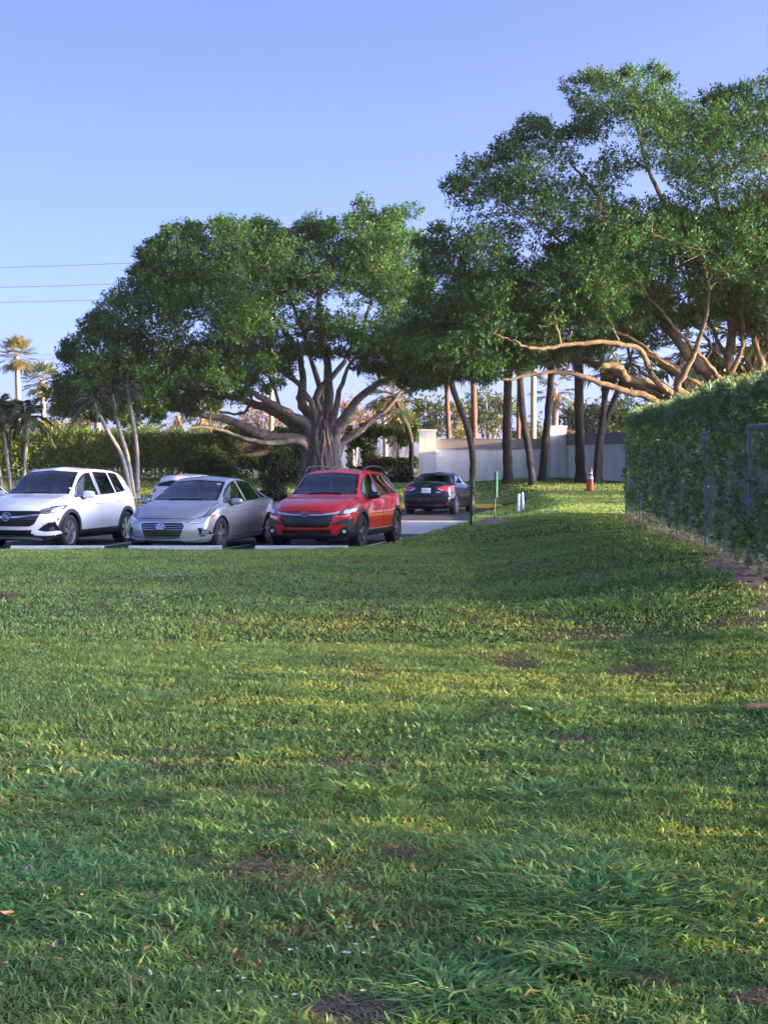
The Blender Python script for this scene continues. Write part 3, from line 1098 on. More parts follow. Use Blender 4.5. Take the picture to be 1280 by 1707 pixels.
def grow(limbs, C, wob=0.12, r0=0.055, r1=0.012, seed=1):
    """twig branches from the limbs (list of (points, radii)) to every clump centre"""
    rg = np.random.default_rng(seed)
    nodes = np.vstack([p for p, r in limbs])
    rads = np.concatenate([r for p, r in limbs])
    root = nodes[0]
    order = np.argsort(np.linalg.norm(C - np.array(nodes.mean(0)), axis=1))
    parts = []
    nod, rad = list(nodes), list(rads)
    for i in order:
        c = C[i]
        Nn = np.array(nod)
        d = np.linalg.norm(Nn - c, axis=1) + 0.7 * np.clip(Nn[:, 2] - c[2] + 0.3, 0, 9)
        j = int(np.argmin(d))
        a = Nn[j]
        L = np.linalg.norm(c - a)
        k = max(3, int(L / 0.5))
        t = np.linspace(0, 1, k + 1)[:, None]
        sag = np.array([0, 0, 0.10 * L]) * np.sin(t * math.pi)
        P = a + (c - a) * t + sag + rg.normal(0, wob * 0.5, (k + 1, 3)) * np.sin(t * math.pi) * min(1.5, L)
        ra = min(rad[j] * 0.75, r0 + 0.012 * L)
        R = np.linspace(ra, r1, k + 1)
        parts.append(tube_arr(P, R, 5))
        # side twigs
        for q in range(3):
            b = P[1 + (q % k)]
            e = c + rg.normal(0, 0.28, 3)
            parts.append(tube_arr(np.array([b, (b + e) / 2 + rg.normal(0, .08, 3), e]), [r1 * 1.3, r1, r1 * 0.5], 3))
        for q in range(1, k + 1):
            nod.append(P[q])
            rad.append(R[q])
    return parts


def limb(pts, Y, r0, r1, dys=None, m=5, wob=0.03):
    """limb through photo pixels at depth Y+dy"""
    P = []
    for i, p in enumerate(pts):
        dy = 0 if dys is None else (dys[i] if isinstance(dys, (list, tuple)) else dys * i / max(1, len(pts) - 1))
        P.append(wp(p[0], p[1], Y + dy))
    P = smooth_path(P, m)
    t = np.linspace(0, 1, len(P))
    R = r0 + (r1 - r0) * t ** 0.8
    P = P + RNG.normal(0, wob, P.shape) * np.minimum(1, t * 4)[:, None]
    R = R * (1 + 0.10 * (RNG.random(len(R)) - 0.5))
    return P, R


# ---- the big spreading banyan in the middle
def banyan_mid():
    Y = 71.0
    g = float(lawn_z(-3.0, Y))
    root = empty('banyan_tree', (-2.85, Y, g))
    o0 = np.array(root.location)
    LB = [
        limb([(512, 770), (508, 738), (440, 725), (380, 700), (330, 690), (250, 672), (190, 655)], Y, 0.40, 0.06, -2),
        limb([(516, 765), (505, 722), (462, 690), (420, 670), (370, 658), (310, 650), (250, 630)], Y, 0.40, 0.06, 2.5),
        limb([(520, 760), (515, 712), (480, 688), (440, 665), (400, 645), (340, 632), (290, 615)], Y, 0.32, 0.05, -2),
        limb([(524, 760), (518, 700), (502, 670), (505, 630), (490, 580), (450, 520), (390, 460), (360, 420)], Y, 0.34, 0.04, 2),
        limb([(545, 770), (546, 720), (548, 660), (545, 610), (538, 560), (530, 480), (515, 420)], Y, 0.42, 0.04, 0),
        limb([(556, 770), (560, 720), (578, 690), (612, 652), (650, 630), (690, 605), (705, 580)], Y, 0.36, 0.06, -1.5),
        limb([(558, 775), (570, 738), (602, 715), (640, 685), (680, 640), (705, 600)], Y, 0.28, 0.05, 3),
        limb([(535, 765), (535, 705), (527, 660), (556, 625), (600, 560), (625, 470), (640, 400)], Y, 0.30, 0.04, 4),
        limb([(522, 765), (500, 735), (450, 738), (405, 730), (360, 715), (320, 712)], Y, 0.22, 0.04, -4),
        limb([(530, 760), (528, 705), (512, 660), (470, 610), (430, 575), (380, 545)], Y, 0.24, 0.05, -2),
        limb([(550, 765), (556, 700), (570, 640), (590, 600), (630, 555)], Y, 0.22, 0.05, -2),
        limb([(540, 765), (540, 690), (530, 640), (500, 540), (470, 450), (440, 390)], Y, 0.26, 0.03, 6),
        limb([(565, 742), (600, 722), (622, 700), (660, 690)], Y, 0.10, 0.03, 2),
        limb([(470, 690), (455, 640), (430, 590), (415, 545)], Y, 0.10, 0.03, -1),
        limb([(420, 672), (400, 690), (350, 682), (300, 668)], Y, 0.09, 0.03, 2),
    ]
    poly = [(88, 650), (108, 580), (150, 535), (168, 490), (212, 460), (240, 430), (262, 385), (292, 368), (340, 385), (400, 362), (432, 360), (470, 378), (512, 362), (540, 378), (580, 362),
            (600, 335), (640, 358), (690, 340), (680, 385), (708, 405), (725, 450), (722, 560), (722, 610), (690, 645), (650, 622), (610, 606), (560, 592), (500, 606), (450, 628), (400, 645), (345, 645),
            (300, 695), (250, 698), (200, 698), (150, 700), (98, 692)]
    C, R = crown_points(poly, Y, 6.0, 520, 33, 0.56, holes=((330, 545, 12), (560, 512, 10), (610, 520, 8), (470, 520, 8), (255, 560, 6), (575, 620, 10), (640, 600, 8)))
    lowp = [(110, 600), (300, 585), (480, 585), (500, 622), (440, 655), (380, 672), (300, 700), (200, 706), (120, 700)]
    C2, R2 = crown_points(lowp, Y - 2.5, 2.5, 70, 28, 0.55, edge=60)
    lowr = [(580, 560), (720, 540), (725, 615), (690, 650), (640, 628), (590, 606)]
    C3, R3 = crown_points(lowr, Y - 1.5, 2.5, 30, 26, 0.5, edge=50)
    C, R = np.vstack([C, C2, C3]), np.concatenate([R, R2, R3])
    parts = [tube_arr(p - o0, r * np.linspace(1, 0.78, len(r)), 9, 0.16, i) for i, (p, r) in enumerate(LB)]
    tw = grow(LB, C, seed=3)
    parts5 = [(V - o0, Q) for V, Q in tw]
    # fluted trunk of fused hanging roots
    for k in range(64):
        a = k / 64 * 2 * math.pi + RNG.normal(0, 0.05)
        top = 2.0 + 1.6 * RNG.random()
        rt = 0.55 + 0.20 * RNG.random()
        rb = 0.86 + 0.22 * RNG.random()
        P = []
        for t in np.linspace(0, 1, 9):
            aa = a + 0.22 * math.sin(t * 3 + k * 1.7) + 0.10 * math.sin(7 * t + k)
            r = rt * (1 - t) + rb * t ** 1.3
            if t > 0.85:
                r += 0.08
            P.append((math.cos(aa) * r * 1.02, math.sin(aa) * r, top * (1 - t) - 0.12 * t))
        parts.append(tube_arr(smooth_path(P, 2), np.linspace(0.05, 0.10 + 0.07 * RNG.random(), 17), 6, 0.2, k))
    core = smooth_path([(0, 0, -0.2), (0, 0, 0.8), (0.02, 0, 1.8), (0.0, 0, 2.6)], 4)
    parts.append(tube_arr(core, np.linspace(0.88, 0.60, len(core)), 16, 0.15, 5))
    V, Q = merge(parts + parts5)
    link('trunk', np_mesh('trunk', V, Q), BARK_GREY, root, smooth=180)
    V, Q, c = clump_leaves(C - o0, R * 1.15, 560, 0.135, (0.024, 0.092, 0.032), (0.072, 0.172, 0.048), warm=0.03)
    link('crown', np_mesh('crown', V, Q, c), LEAF, root)
    tag(root, 'broad spreading banyan tree with fluted root trunk behind the red crossover', 'tree')


banyan_mid()


# ---- the taller banyan on the right, its trunks behind the hedge
def banyan_right():
    Y = 57.0
    root = empty('banyan_tree', (12.6, Y, float(lawn_z(12.6, Y))))
    o0 = np.array(root.location)
    LB = [
        limb([(1250, 790), (1215, 672), (1188, 632), (1158, 603), (1130, 570), (1102, 515), (1085, 470), (1050, 400), (1000, 330), (950, 270)], Y, 0.36, 0.05, [0, 0, 0, 0, 0, 0, 0, 1, 2, 3]),
        limb([(1235, 790), (1185, 690), (1150, 664), (1118, 655), (1088, 643), (1058, 634), (1041, 628), (1034, 614), (1020, 608), (1003, 610)], Y, 0.26, 0.13, -2.5, wob=0.015),
        limb([(1118, 655), (1095, 637), (1080, 612), (1070, 586), (1042, 574), (1000, 570), (960, 573), (920, 579), (880, 580)], Y - 1.2, 0.15, 0.07, -2.5, wob=0.02),
        limb([(1150, 664), (1128, 645), (1140, 622), (1156, 590), (1166, 560), (1176, 528), (1180, 480), (1170, 420)], Y - 1.5, 0.19, 0.05, -1.5, wob=0.02),
        limb([(1240, 800), (1212, 660), (1210, 640), (1216, 590), (1221, 545), (1216, 480), (1200, 400), (1190, 300), (1160, 220), (1120, 160)], Y - 0.6, 0.34, 0.04, 1, wob=0.02),
        limb([(1214, 628), (1228, 600), (1238, 565), (1236, 500), (1245, 430), (1262, 340), (1270, 230)], Y - 0.8, 0.14, 0.03, -1, wob=0.02),
        limb([(1290, 800), (1272, 630), (1265, 590), (1252, 550), (1245, 515), (1255, 440)], Y - 0.5, 0.20, 0.05, -0.5, wob=0.02),
        limb([(1200, 760), (1150, 705), (1112, 682), (1078, 662), (1042, 652), (1000, 638), (950, 622), (900, 622), (840, 634)], Y - 1, 0.24, 0.06, -1.5, wob=0.02),
        limb([(1200, 740), (1120, 668), (1062, 645), (1022, 620), (985, 605), (940, 600), (880, 606), (820, 615), (760, 616)], Y + 0.5, 0.26, 0.06, 2.5, wob=0.02),
        limb([(1130, 620), (1095, 600), (1066, 580), (1030, 555), (980, 520), (900, 480), (840, 450)], Y, 0.26, 0.05, 0),
        limb([(1102, 515), (1120, 440), (1110, 360), (1080, 280), (1060, 200), (1050, 150)], Y, 0.18, 0.03, -2),
        limb([(1168, 612), (1120, 560), (1060, 500), (1000, 450), (930, 400), (880, 345)], Y + 1, 0.22, 0.04, 2),
        limb([(1216, 500), (1260, 420), (1320, 350), (1400, 300)], Y, 0.2, 0.05, 1),
        limb([(1195, 652), (1178, 610), (1182, 575), (1168, 550)], Y + 1.5, 0.12, 0.05, 1),
        limb([(1085, 475), (1110, 500), (1122, 498), (1108, 497), (1100, 490)], Y - 0.4, 0.12, 0.08, -0.3),
        limb([(1034, 614), (1022, 590), (1030, 566), (1018, 540), (1000, 500)], Y - 2, 0.07, 0.03, -0.5),
        limb([(880, 580), (850, 566), (815, 556)], Y - 3.5, 0.07, 0.03, 0),
        limb([(1232, 790), (1222, 668), (1188, 618), (1148, 572), (1108, 528), (1062, 470)], Y - 1, 0.17, 0.04, -1),
        limb([(1240, 790), (1236, 662), (1205, 590), (1178, 530), (1152, 470), (1130, 400)], Y + 0.4, 0.15, 0.04, 0.5),
        limb([(1262, 790), (1256, 652), (1242, 580), (1222, 520), (1205, 450), (1196, 380)], Y - 0.3, 0.15, 0.04, -0.6),
        limb([(1205, 790), (1192, 672), (1150, 632), (1108, 606), (1062, 570), (1010, 548), (950, 545)], Y - 0.5, 0.13, 0.04, -1.6),
        limb([(1195, 790), (1172, 690), (1120, 648), (1075, 622), (1050, 600), (1040, 560), (1020, 520)], Y + 0.8, 0.13, 0.04, 1.0),
        limb([(1275, 790), (1280, 640), (1276, 560), (1262, 490)], Y + 0.2, 0.15, 0.05, 0.3),
        limb([(1290, 640), (1330, 520), (1380, 420), (1400, 330)], Y, 0.3, 0.06, 2),
    ]
    poly = [(668, 610), (664, 540), (690, 480), (698, 410), (733, 375), (738, 320), (763, 282), (800, 266), (835, 247), (850, 212), (880, 196), (930, 210), (945, 238), (962, 220), (968, 175), (952, 150),
            (1000, 108), (1032, 128), (1052, 104), (1110, 124), (1152, 150), (1190, 158), (1222, 140), (1260, 115), (1310, 100), (1420, 150), (1470, 300), (1470, 480), (1400, 560), (1300, 590), (1245, 550),
            (1200, 520), (1150, 535), (1080, 575), (1000, 585), (930, 592), (870, 612), (820, 632), (760, 640), (718, 652)]
    holes = ((1080, 300, 10), (1040, 330, 8), (950, 300, 6), (925, 410, 10), (880, 440, 7), (1180, 340, 8), (1005, 250, 8), (1070, 440, 6), (800, 360, 6), (1210, 430, 10), (1030, 220, 8), (1130, 480, 12))
    C, R = crown_points(poly, Y, 5.0, 520, 38, 0.62, holes=holes, edge=150)
    poly2 = [(900, 420), (1050, 370), (1280, 330), (1450, 330), (1450, 570), (1290, 575), (1240, 548), (1190, 520), (1130, 520), (1070, 565), (1000, 578), (900, 595), (820, 625), (740, 640), (700, 560), (760, 460)]
    C2, R2 = crown_points(poly2, Y, 4.0, 250, 34, 0.5, edge=90)
    C, R = np.vstack([C, C2]), np.concatenate([R, R2])
    parts = [tube_arr(p - o0, r * 0.84, 10, 0.16, i) for i, (p, r) in enumerate(LB)]
    tw = grow(LB, C, seed=9)
    V, Q = merge(parts + [(V - o0, Q) for V, Q in tw])
    link('trunk', np_mesh('trunk', V, Q), BARK_TAN, root, smooth=180)
    V, Q, c = clump_leaves(C - o0, R * 1.15, 600, 0.118, (0.024, 0.092, 0.032), (0.072, 0.172, 0.048), warm=0.03)
    # sprays along the lit low branches
    ex = []
    for (px, py, dy) in ((1005, 612, -2.4), (1028, 604, -2.3), (940, 566, -3), (900, 570, -3.4), (920, 555, -2), (960, 560, -2), (1085, 612, -2), (1110, 500, -1), (870, 560, -2), (1240, 590, -1), (1000, 545, -2), (860, 590, -3)):
        ex.append(wp(px, py, Y + dy))
    V2, Q2, c2 = clump_leaves(np.array(ex) - o0, np.full(len(ex), 0.45), 90, 0.10, (0.040, 0.100, 0.022), (0.085, 0.150, 0.036), warm=0.05, shell=0.2)
    V, Q, c = cat3([(V, Q, c), (V2, Q2, c2)])
    link('crown', np_mesh('crown', V, Q, c), LEAF, root)
    tag(root, 'tallest tree, a banyan with sunlit tan branches over the right hedge', 'tree')


banyan_right()


# ---- palms
def frond(base, az, elev, L, droop, nl, ll, lw, seed):
    """feather frond: rachis + leaflets; returns leaf arrays and rachis tube"""
    rg = np.random.default_rng(seed)
    t = np.linspace(0, 1, 12)
    h = np.array([math.cos(az), math.sin(az), 0])
    P = base + h * (L * t * (math.cos(elev) - 0.12 * t))[:, None] + np.array([0, 0, 1.0]) * (L * (math.sin(elev) * t - droop * t ** 2.2))[:, None]
    rach = tube_arr(P, np.linspace(0.022, 0.005, 12), 4)
    tt = np.repeat(np.linspace(0.16, 1, nl), 2)
    sg = np.tile([1.0, -1.0], nl)
    B = np.stack([np.interp(tt, t, P[:, i]) for i in range(3)], 1)
    T = np.stack([np.interp(tt, t, np.gradient(P[:, i])) for i in range(3)], 1)
    T /= np.linalg.norm(T, axis=1)[:, None]
    S = np.cross(T, [0, 0, 1.0])
    S /= np.linalg.norm(S, axis=1)[:, None] + 1e-9
    D = S * sg[:, None] * 0.8 + T * 0.6 + np.array([0, 0, -0.30]) + rg.normal(0, 0.12, (len(tt), 3))
    ln = ll * np.sin(np.clip(tt, 0.05, 1) * 2.6 + 0.35) * (0.8 + 0.3 * rg.random(len(tt)))
    ln = np.clip(ln, 0.12 * ll, None)
    N = np.cross(D, T) * sg[:, None] + rg.normal(0, 0.3, (len(tt), 3))
    return (B, D, N, ln, np.full(len(tt), lw)), rach


def fan(base, az, elev, pet, R, nseg, rg):
    """palmate frond: segments radiating from the end of a petiole"""
    h = np.array([math.cos(az) * math.cos(elev), math.sin(az) * math.cos(elev), math.sin(elev)])
    hub = base + h * pet
    s = np.cross(h, [0, 0, 1.0])
    s /= np.linalg.norm(s) + 1e-9
    u = np.cross(s, h)
    a = np.linspace(-2.0, 2.0, nseg)
    D = np.cos(a)[:, None] * h + np.sin(a)[:, None] * s + rg.normal(0, 0.06, (nseg, 3)) + u * 0.12
    D[:, 2] -= 0.25
    return (np.tile(hub, (nseg, 1)), D, np.tile(u, (nseg, 1)) + rg.normal(0, 0.25, (nseg, 3)), R * (0.75 + 0.25 * np.cos(a)) * (0.9 + 0.2 * rg.random(nseg)), np.full(nseg, R * 0.10)), tube_arr(np.array([base, base + h * pet * 0.5 + [0, 0, 0.02], hub]), [0.02, 0.016, 0.012], 4)


def palm(name, pts, Y, r0, r1, kind, label, group, bark, cols, L=1.6, nf=14, seed=1, ca=None, dead=0, shaft=False, ztop=None, dy=0):
    P = np.array([wp(a, b, Y + dy * i / max(1, len(pts) - 1)) for i, (a, b) in enumerate(pts)])
    g = float(lawn_z(P[0][0], P[0][1]))
    P[0][2] = min(P[0][2], g) - 0.02 if P[0][2] < g + 1.2 else P[0][2]
    if P[0][2] > g:
        P = np.vstack([[P[0][0], P[0][1], g - 0.05], P])
    root = empty(name, (P[0][0], P[0][1], g))
    o0 = np.array(root.location)
    P = smooth_path(P - o0, 5)
    rg = np.random.default_rng(seed)
    t = np.linspace(0, 1, len(P))
    R = r0 + (r1 - r0) * t ** 0.6
    R[0] *= 1.25
    if kind == 'fan':
        R = R * (1 + 0.08 * np.sin(np.arange(len(P)) * 2.6))
    parts = [tube_arr(P, R, 9, 0.10, seed)]
    top = P[-1]
    lv, rch = [], []
    for k in range(nf):
        az = k * 2.39996 + rg.normal(0, 0.15)
        q = k / max(1, nf - 1)
        if kind == 'feather':
            el = 1.25 - 1.35 * q + rg.normal(0, 0.1)
            a, b = frond(top + np.array([0, 0, 0.05]), az, el, L * (0.85 + 0.3 * rg.random()), 0.45 + 0.35 * q, 44, L * 0.30, L * 0.042, seed * 100 + k)
        else:
            el = 1.35 - 2.2 * q + rg.normal(0, 0.12)
            a, b = fan(top, az, el, L * 0.75, L * 0.62, 22, rg)
        lv.append(a)
        rch.append(b)
    B, D, N, ln, lw = (np.concatenate([a[i] for a in lv]) for i in range(5))
    ca = ca or ((0.022, 0.060, 0.022), (0.050, 0.105, 0.035))
    col = leaf_cols(len(B), ca[0], ca[1], 0.04)
    V, Q, c = leaves(B, D, N, ln, lw, col)
    if dead:
        # skirt of dead fronds
        m = dead * 14
        az = RNG.random(m) * 6.283
        B2 = top + np.stack([np.cos(az) * r1 * 1.2, np.sin(az) * r1 * 1.2, -0.1 - 1.0 * L * 0.5 * RNG.random(m)], 1)
        D2 = np.stack([np.cos(az) * 0.35, np.sin(az) * 0.35, -np.ones(m)], 1) + RNG.normal(0, 0.18, (m, 3))
        V2, Q2, c2 = leaves(B2, D2, rand_dir(m), L * 0.5 * (0.5 + 0.6 * RNG.random(m)), np.full(m, L * 0.06), leaf_cols(m, (0.20, 0.13, 0.07), (0.32, 0.23, 0.13)))
        V, Q, c = cat3([(V, Q, c), (V2, Q2, c2)])
    Vt, Qt = merge(parts + rch)
    link('trunk', np_mesh('trunk', Vt, Qt), bark, root, smooth=180)
    link('crown', np_mesh('crown', V, Q, c), PALMLEAF, root)
    tag(root, label, 'palm tree', group)
    return root


GP = 'palms growing along the white wall'
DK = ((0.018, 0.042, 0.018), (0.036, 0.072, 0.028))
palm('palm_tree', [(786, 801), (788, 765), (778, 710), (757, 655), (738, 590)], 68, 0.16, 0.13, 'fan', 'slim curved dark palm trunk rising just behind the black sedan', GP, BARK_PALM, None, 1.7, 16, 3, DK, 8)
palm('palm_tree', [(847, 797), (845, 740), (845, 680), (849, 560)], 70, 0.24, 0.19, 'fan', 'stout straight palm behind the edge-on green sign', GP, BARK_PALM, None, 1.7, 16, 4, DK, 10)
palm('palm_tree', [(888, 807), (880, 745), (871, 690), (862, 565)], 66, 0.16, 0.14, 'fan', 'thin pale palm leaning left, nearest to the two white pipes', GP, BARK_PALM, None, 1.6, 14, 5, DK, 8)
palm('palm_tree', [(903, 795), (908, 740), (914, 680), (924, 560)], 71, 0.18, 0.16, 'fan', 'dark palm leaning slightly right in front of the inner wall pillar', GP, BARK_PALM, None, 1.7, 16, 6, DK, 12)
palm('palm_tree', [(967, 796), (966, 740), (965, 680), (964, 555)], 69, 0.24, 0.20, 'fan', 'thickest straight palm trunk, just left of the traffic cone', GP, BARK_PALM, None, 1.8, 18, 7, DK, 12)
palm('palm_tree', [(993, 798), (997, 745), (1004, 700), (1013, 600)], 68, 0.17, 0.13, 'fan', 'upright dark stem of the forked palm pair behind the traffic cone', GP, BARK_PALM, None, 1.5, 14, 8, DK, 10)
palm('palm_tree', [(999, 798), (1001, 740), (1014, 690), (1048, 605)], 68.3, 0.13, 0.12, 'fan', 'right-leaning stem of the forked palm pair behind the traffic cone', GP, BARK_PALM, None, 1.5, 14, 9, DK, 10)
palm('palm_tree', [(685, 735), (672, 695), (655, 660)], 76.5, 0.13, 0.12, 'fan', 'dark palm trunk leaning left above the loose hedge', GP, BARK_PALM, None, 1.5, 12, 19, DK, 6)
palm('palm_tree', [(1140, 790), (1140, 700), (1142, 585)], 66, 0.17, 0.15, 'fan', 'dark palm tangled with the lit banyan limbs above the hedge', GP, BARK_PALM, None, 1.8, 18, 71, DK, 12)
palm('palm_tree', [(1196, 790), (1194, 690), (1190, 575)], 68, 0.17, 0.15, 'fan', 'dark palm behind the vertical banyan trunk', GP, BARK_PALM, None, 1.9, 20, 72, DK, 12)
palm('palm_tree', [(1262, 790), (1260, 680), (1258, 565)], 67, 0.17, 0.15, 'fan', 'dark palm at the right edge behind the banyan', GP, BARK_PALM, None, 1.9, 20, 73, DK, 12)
GPB = 'palms growing beyond the white wall'
palm('palm_tree', [(748, 735), (746, 690), (743, 590)], 80, 0.14, 0.13, 'fan', 'narrow reddish palm trunk beyond the wall, left of the curved palm', GPB, BARK_RED, None, 1.7, 14, 10, DK, 8)
palm('palm_tree', [(791, 735), (790, 690), (788, 570)], 80, 0.17, 0.16, 'fan', 'straight reddish palm trunk beyond the wall above the black sedan', GPB, BARK_RED, None, 1.7, 14, 11, DK, 8)
palm('palm_tree', [(864, 735), (864, 690), (866, 570)], 82, 0.11, 0.11, 'fan', 'thin reddish palm trunk beyond the wall between two dark palms', GPB, BARK_RED, None, 1.6, 12, 12, DK, 8)
palm('palm_tree', [(925, 720), (925, 680), (924, 648)], 110, 0.22, 0.24, 'fan', 'distant pinkish palm with small brown head beyond inner wall pillar', GPB, BARK_PALE, None, 1.7, 14, 13, ((0.06, 0.075, 0.03), (0.11, 0.11, 0.05)), 10)

GL = 'slender palms on the back edge of the car park'
for k, (pts, lab) in enumerate((
        ([(219, 806), (205, 765), (182, 722), (156, 672)], 'left-leaning grey palm stem behind the white crossover tail'),
        ([(224, 806), (213, 762), (200, 718), (186, 655)], 'middle grey palm stem of the trio behind the white crossover tail'),
        ([(229, 806), (229, 760), (224, 715), (212, 650)], 'most upright grey palm stem of the trio behind the white crossover tail'))):
    palm('palm_tree', pts, 60.5 + k * 0.3, 0.105, 0.075, 'feather', lab, GL, BARK_PALE, None, 1.15, 13, 30 + k, ((0.012, 0.030, 0.014), (0.026, 0.055, 0.022)))
for k, (pts, lab) in enumerate((
        ([(40, 806), (42, 770), (45, 730), (43, 700)], 'short straight grey palm with drooping fronds at the left edge'),
        ([(20, 808), (13, 770), (8, 730), (0, 690)], 'grey palm leaning left out of the frame at left edge'),
        ([(4, 812), (0, 790), (-14, 740), (-32, 700)], 'lowest cut-off grey palm stem in the left bottom palm group'))):
    palm('palm_tree', pts, 61.0 + k * 0.4, 0.085, 0.065, 'feather', lab, GL, BARK_PALE, None, 1.5, 15, 40 + k, DK)

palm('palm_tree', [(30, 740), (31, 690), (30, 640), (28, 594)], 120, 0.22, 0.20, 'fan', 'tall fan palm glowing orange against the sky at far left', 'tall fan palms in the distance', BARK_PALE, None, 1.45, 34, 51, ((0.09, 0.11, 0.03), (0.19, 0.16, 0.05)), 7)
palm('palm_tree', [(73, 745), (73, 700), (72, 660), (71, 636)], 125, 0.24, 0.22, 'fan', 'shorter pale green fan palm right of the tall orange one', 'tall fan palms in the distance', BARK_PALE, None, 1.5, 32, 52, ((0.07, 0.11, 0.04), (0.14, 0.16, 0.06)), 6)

GD = 'far palms behind the clipped hedge'
for k, (px, pt, r, lab) in enumerate(((143, 684, 0.22, 'pale far palm trunk left of the leaning trio'), (163, 668, 0.28, 'pale thick far palm trunk between the leaning trio stems'), (297, 694, 0.2, 'far pinkish palm trunk above the hedge, left of the utility pole'),
                                     (337, 693, 0.2, 'far pinkish palm trunk above the hedge, right of the utility pole'), (349, 694, 0.24, 'pale far palm trunk close to the banyan low limb'), (655, 655, 0.20, 'sunlit far palm trunk above the loose hedge'),
                                     (640, 660, 0.22, 'greyish far palm trunk beside the banyan right limb'))):
    palm('palm_tree', [(px + 2, 742), (px, 715), (px - 1, pt)], 128 + k * 2, r, r, 'fan', lab, GD, BARK_PALE, None, 1.8, 16, 60 + k, ((0.06, 0.085, 0.03), (0.12, 0.12, 0.045)), 6)


# ---- trees far behind the hedge and the wall
def far_tree(px, pt, pb, wpx, Y, n, label, ca, cb, group='broadleaf trees far beyond the hedge and wall', bare=0.0, name='broadleaf_tree', size=0.30, clumps=34, trunk=0.22, bark=None, stems=3):
    s = F / Y
    base = wp(px, pb, Y)
    g = float(lawn_z(base[0], base[1]))
    base[2] = g
    top = wp(px, pt, Y)[2]
    h = top - g
    w = wpx / s
    root = empty(name, tuple(base))
    C = rand_dir(clumps)
    C[:, 2] *= 0.9
    C = C * np.array([[w / 2, w / 2, h * 0.30]]) * (0.5 + 0.42 * RNG.random((clumps, 1))) + np.array([[0, 0, h * 0.62]])
    R = np.full(clumps, 0.20 * min(w, h * 0.8) + 0.15)
    LBs = []
    for k in range(stems):
        a = k * 2.1 + RNG.random()
        P = smooth_path([(0.15 * math.cos(a), 0.15 * math.sin(a), -0.1), (w * 0.05 * math.cos(a), w * 0.05 * math.sin(a), h * 0.25), (w * 0.16 * math.cos(a), w * 0.16 * math.sin(a), h * 0.5), (w * 0.25 * math.cos(a), w * 0.25 * math.sin(a), h * 0.75)], 4)
        LBs.append((P, np.linspace(trunk, 0.05, len(P))))
    parts = [tube_arr(p, r, 7) for p, r in LBs] + grow(LBs, C, seed=int(px))
    V, Q = merge(parts)
    link('trunk', np_mesh('trunk', V, Q), bark or BARK_PALE, root, smooth=180)
    V, Q, c = clump_leaves(C, R, max(12, n // clumps), size, ca, cb, warm=0.05, shell=0.35)
    link('crown', np_mesh('crown', V, Q, c), LEAF, root)
    tag(root, label, 'tree', group)
    return root


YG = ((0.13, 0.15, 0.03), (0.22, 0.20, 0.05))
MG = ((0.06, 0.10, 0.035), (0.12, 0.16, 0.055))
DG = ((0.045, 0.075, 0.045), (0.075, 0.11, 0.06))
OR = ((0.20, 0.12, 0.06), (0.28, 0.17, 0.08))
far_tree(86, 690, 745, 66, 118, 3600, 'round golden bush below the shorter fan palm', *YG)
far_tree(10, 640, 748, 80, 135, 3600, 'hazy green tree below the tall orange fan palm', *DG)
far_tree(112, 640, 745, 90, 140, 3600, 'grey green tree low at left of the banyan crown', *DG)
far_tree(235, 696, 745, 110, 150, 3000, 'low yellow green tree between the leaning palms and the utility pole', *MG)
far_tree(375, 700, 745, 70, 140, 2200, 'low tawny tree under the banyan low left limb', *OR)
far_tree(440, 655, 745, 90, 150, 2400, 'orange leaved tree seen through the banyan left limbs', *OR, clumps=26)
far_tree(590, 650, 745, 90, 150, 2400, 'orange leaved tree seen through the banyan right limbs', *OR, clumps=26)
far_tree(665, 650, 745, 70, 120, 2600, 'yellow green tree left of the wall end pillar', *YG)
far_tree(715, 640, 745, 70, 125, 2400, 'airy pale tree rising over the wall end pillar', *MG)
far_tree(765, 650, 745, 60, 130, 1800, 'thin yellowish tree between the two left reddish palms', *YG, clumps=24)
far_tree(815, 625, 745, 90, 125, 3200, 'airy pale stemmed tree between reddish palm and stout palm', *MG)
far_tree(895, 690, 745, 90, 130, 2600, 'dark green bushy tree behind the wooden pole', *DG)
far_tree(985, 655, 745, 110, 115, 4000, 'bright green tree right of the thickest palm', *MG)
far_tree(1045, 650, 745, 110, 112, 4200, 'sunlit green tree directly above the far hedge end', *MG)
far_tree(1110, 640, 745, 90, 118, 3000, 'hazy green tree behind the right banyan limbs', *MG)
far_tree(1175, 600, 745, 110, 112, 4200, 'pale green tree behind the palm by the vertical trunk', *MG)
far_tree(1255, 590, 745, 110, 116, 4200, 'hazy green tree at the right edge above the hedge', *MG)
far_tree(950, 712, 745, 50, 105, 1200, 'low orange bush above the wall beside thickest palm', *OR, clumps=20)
far_tree(520, 690, 745, 90, 160, 2000, 'pale green tree seen between the banyan trunk forks', *MG, clumps=26)

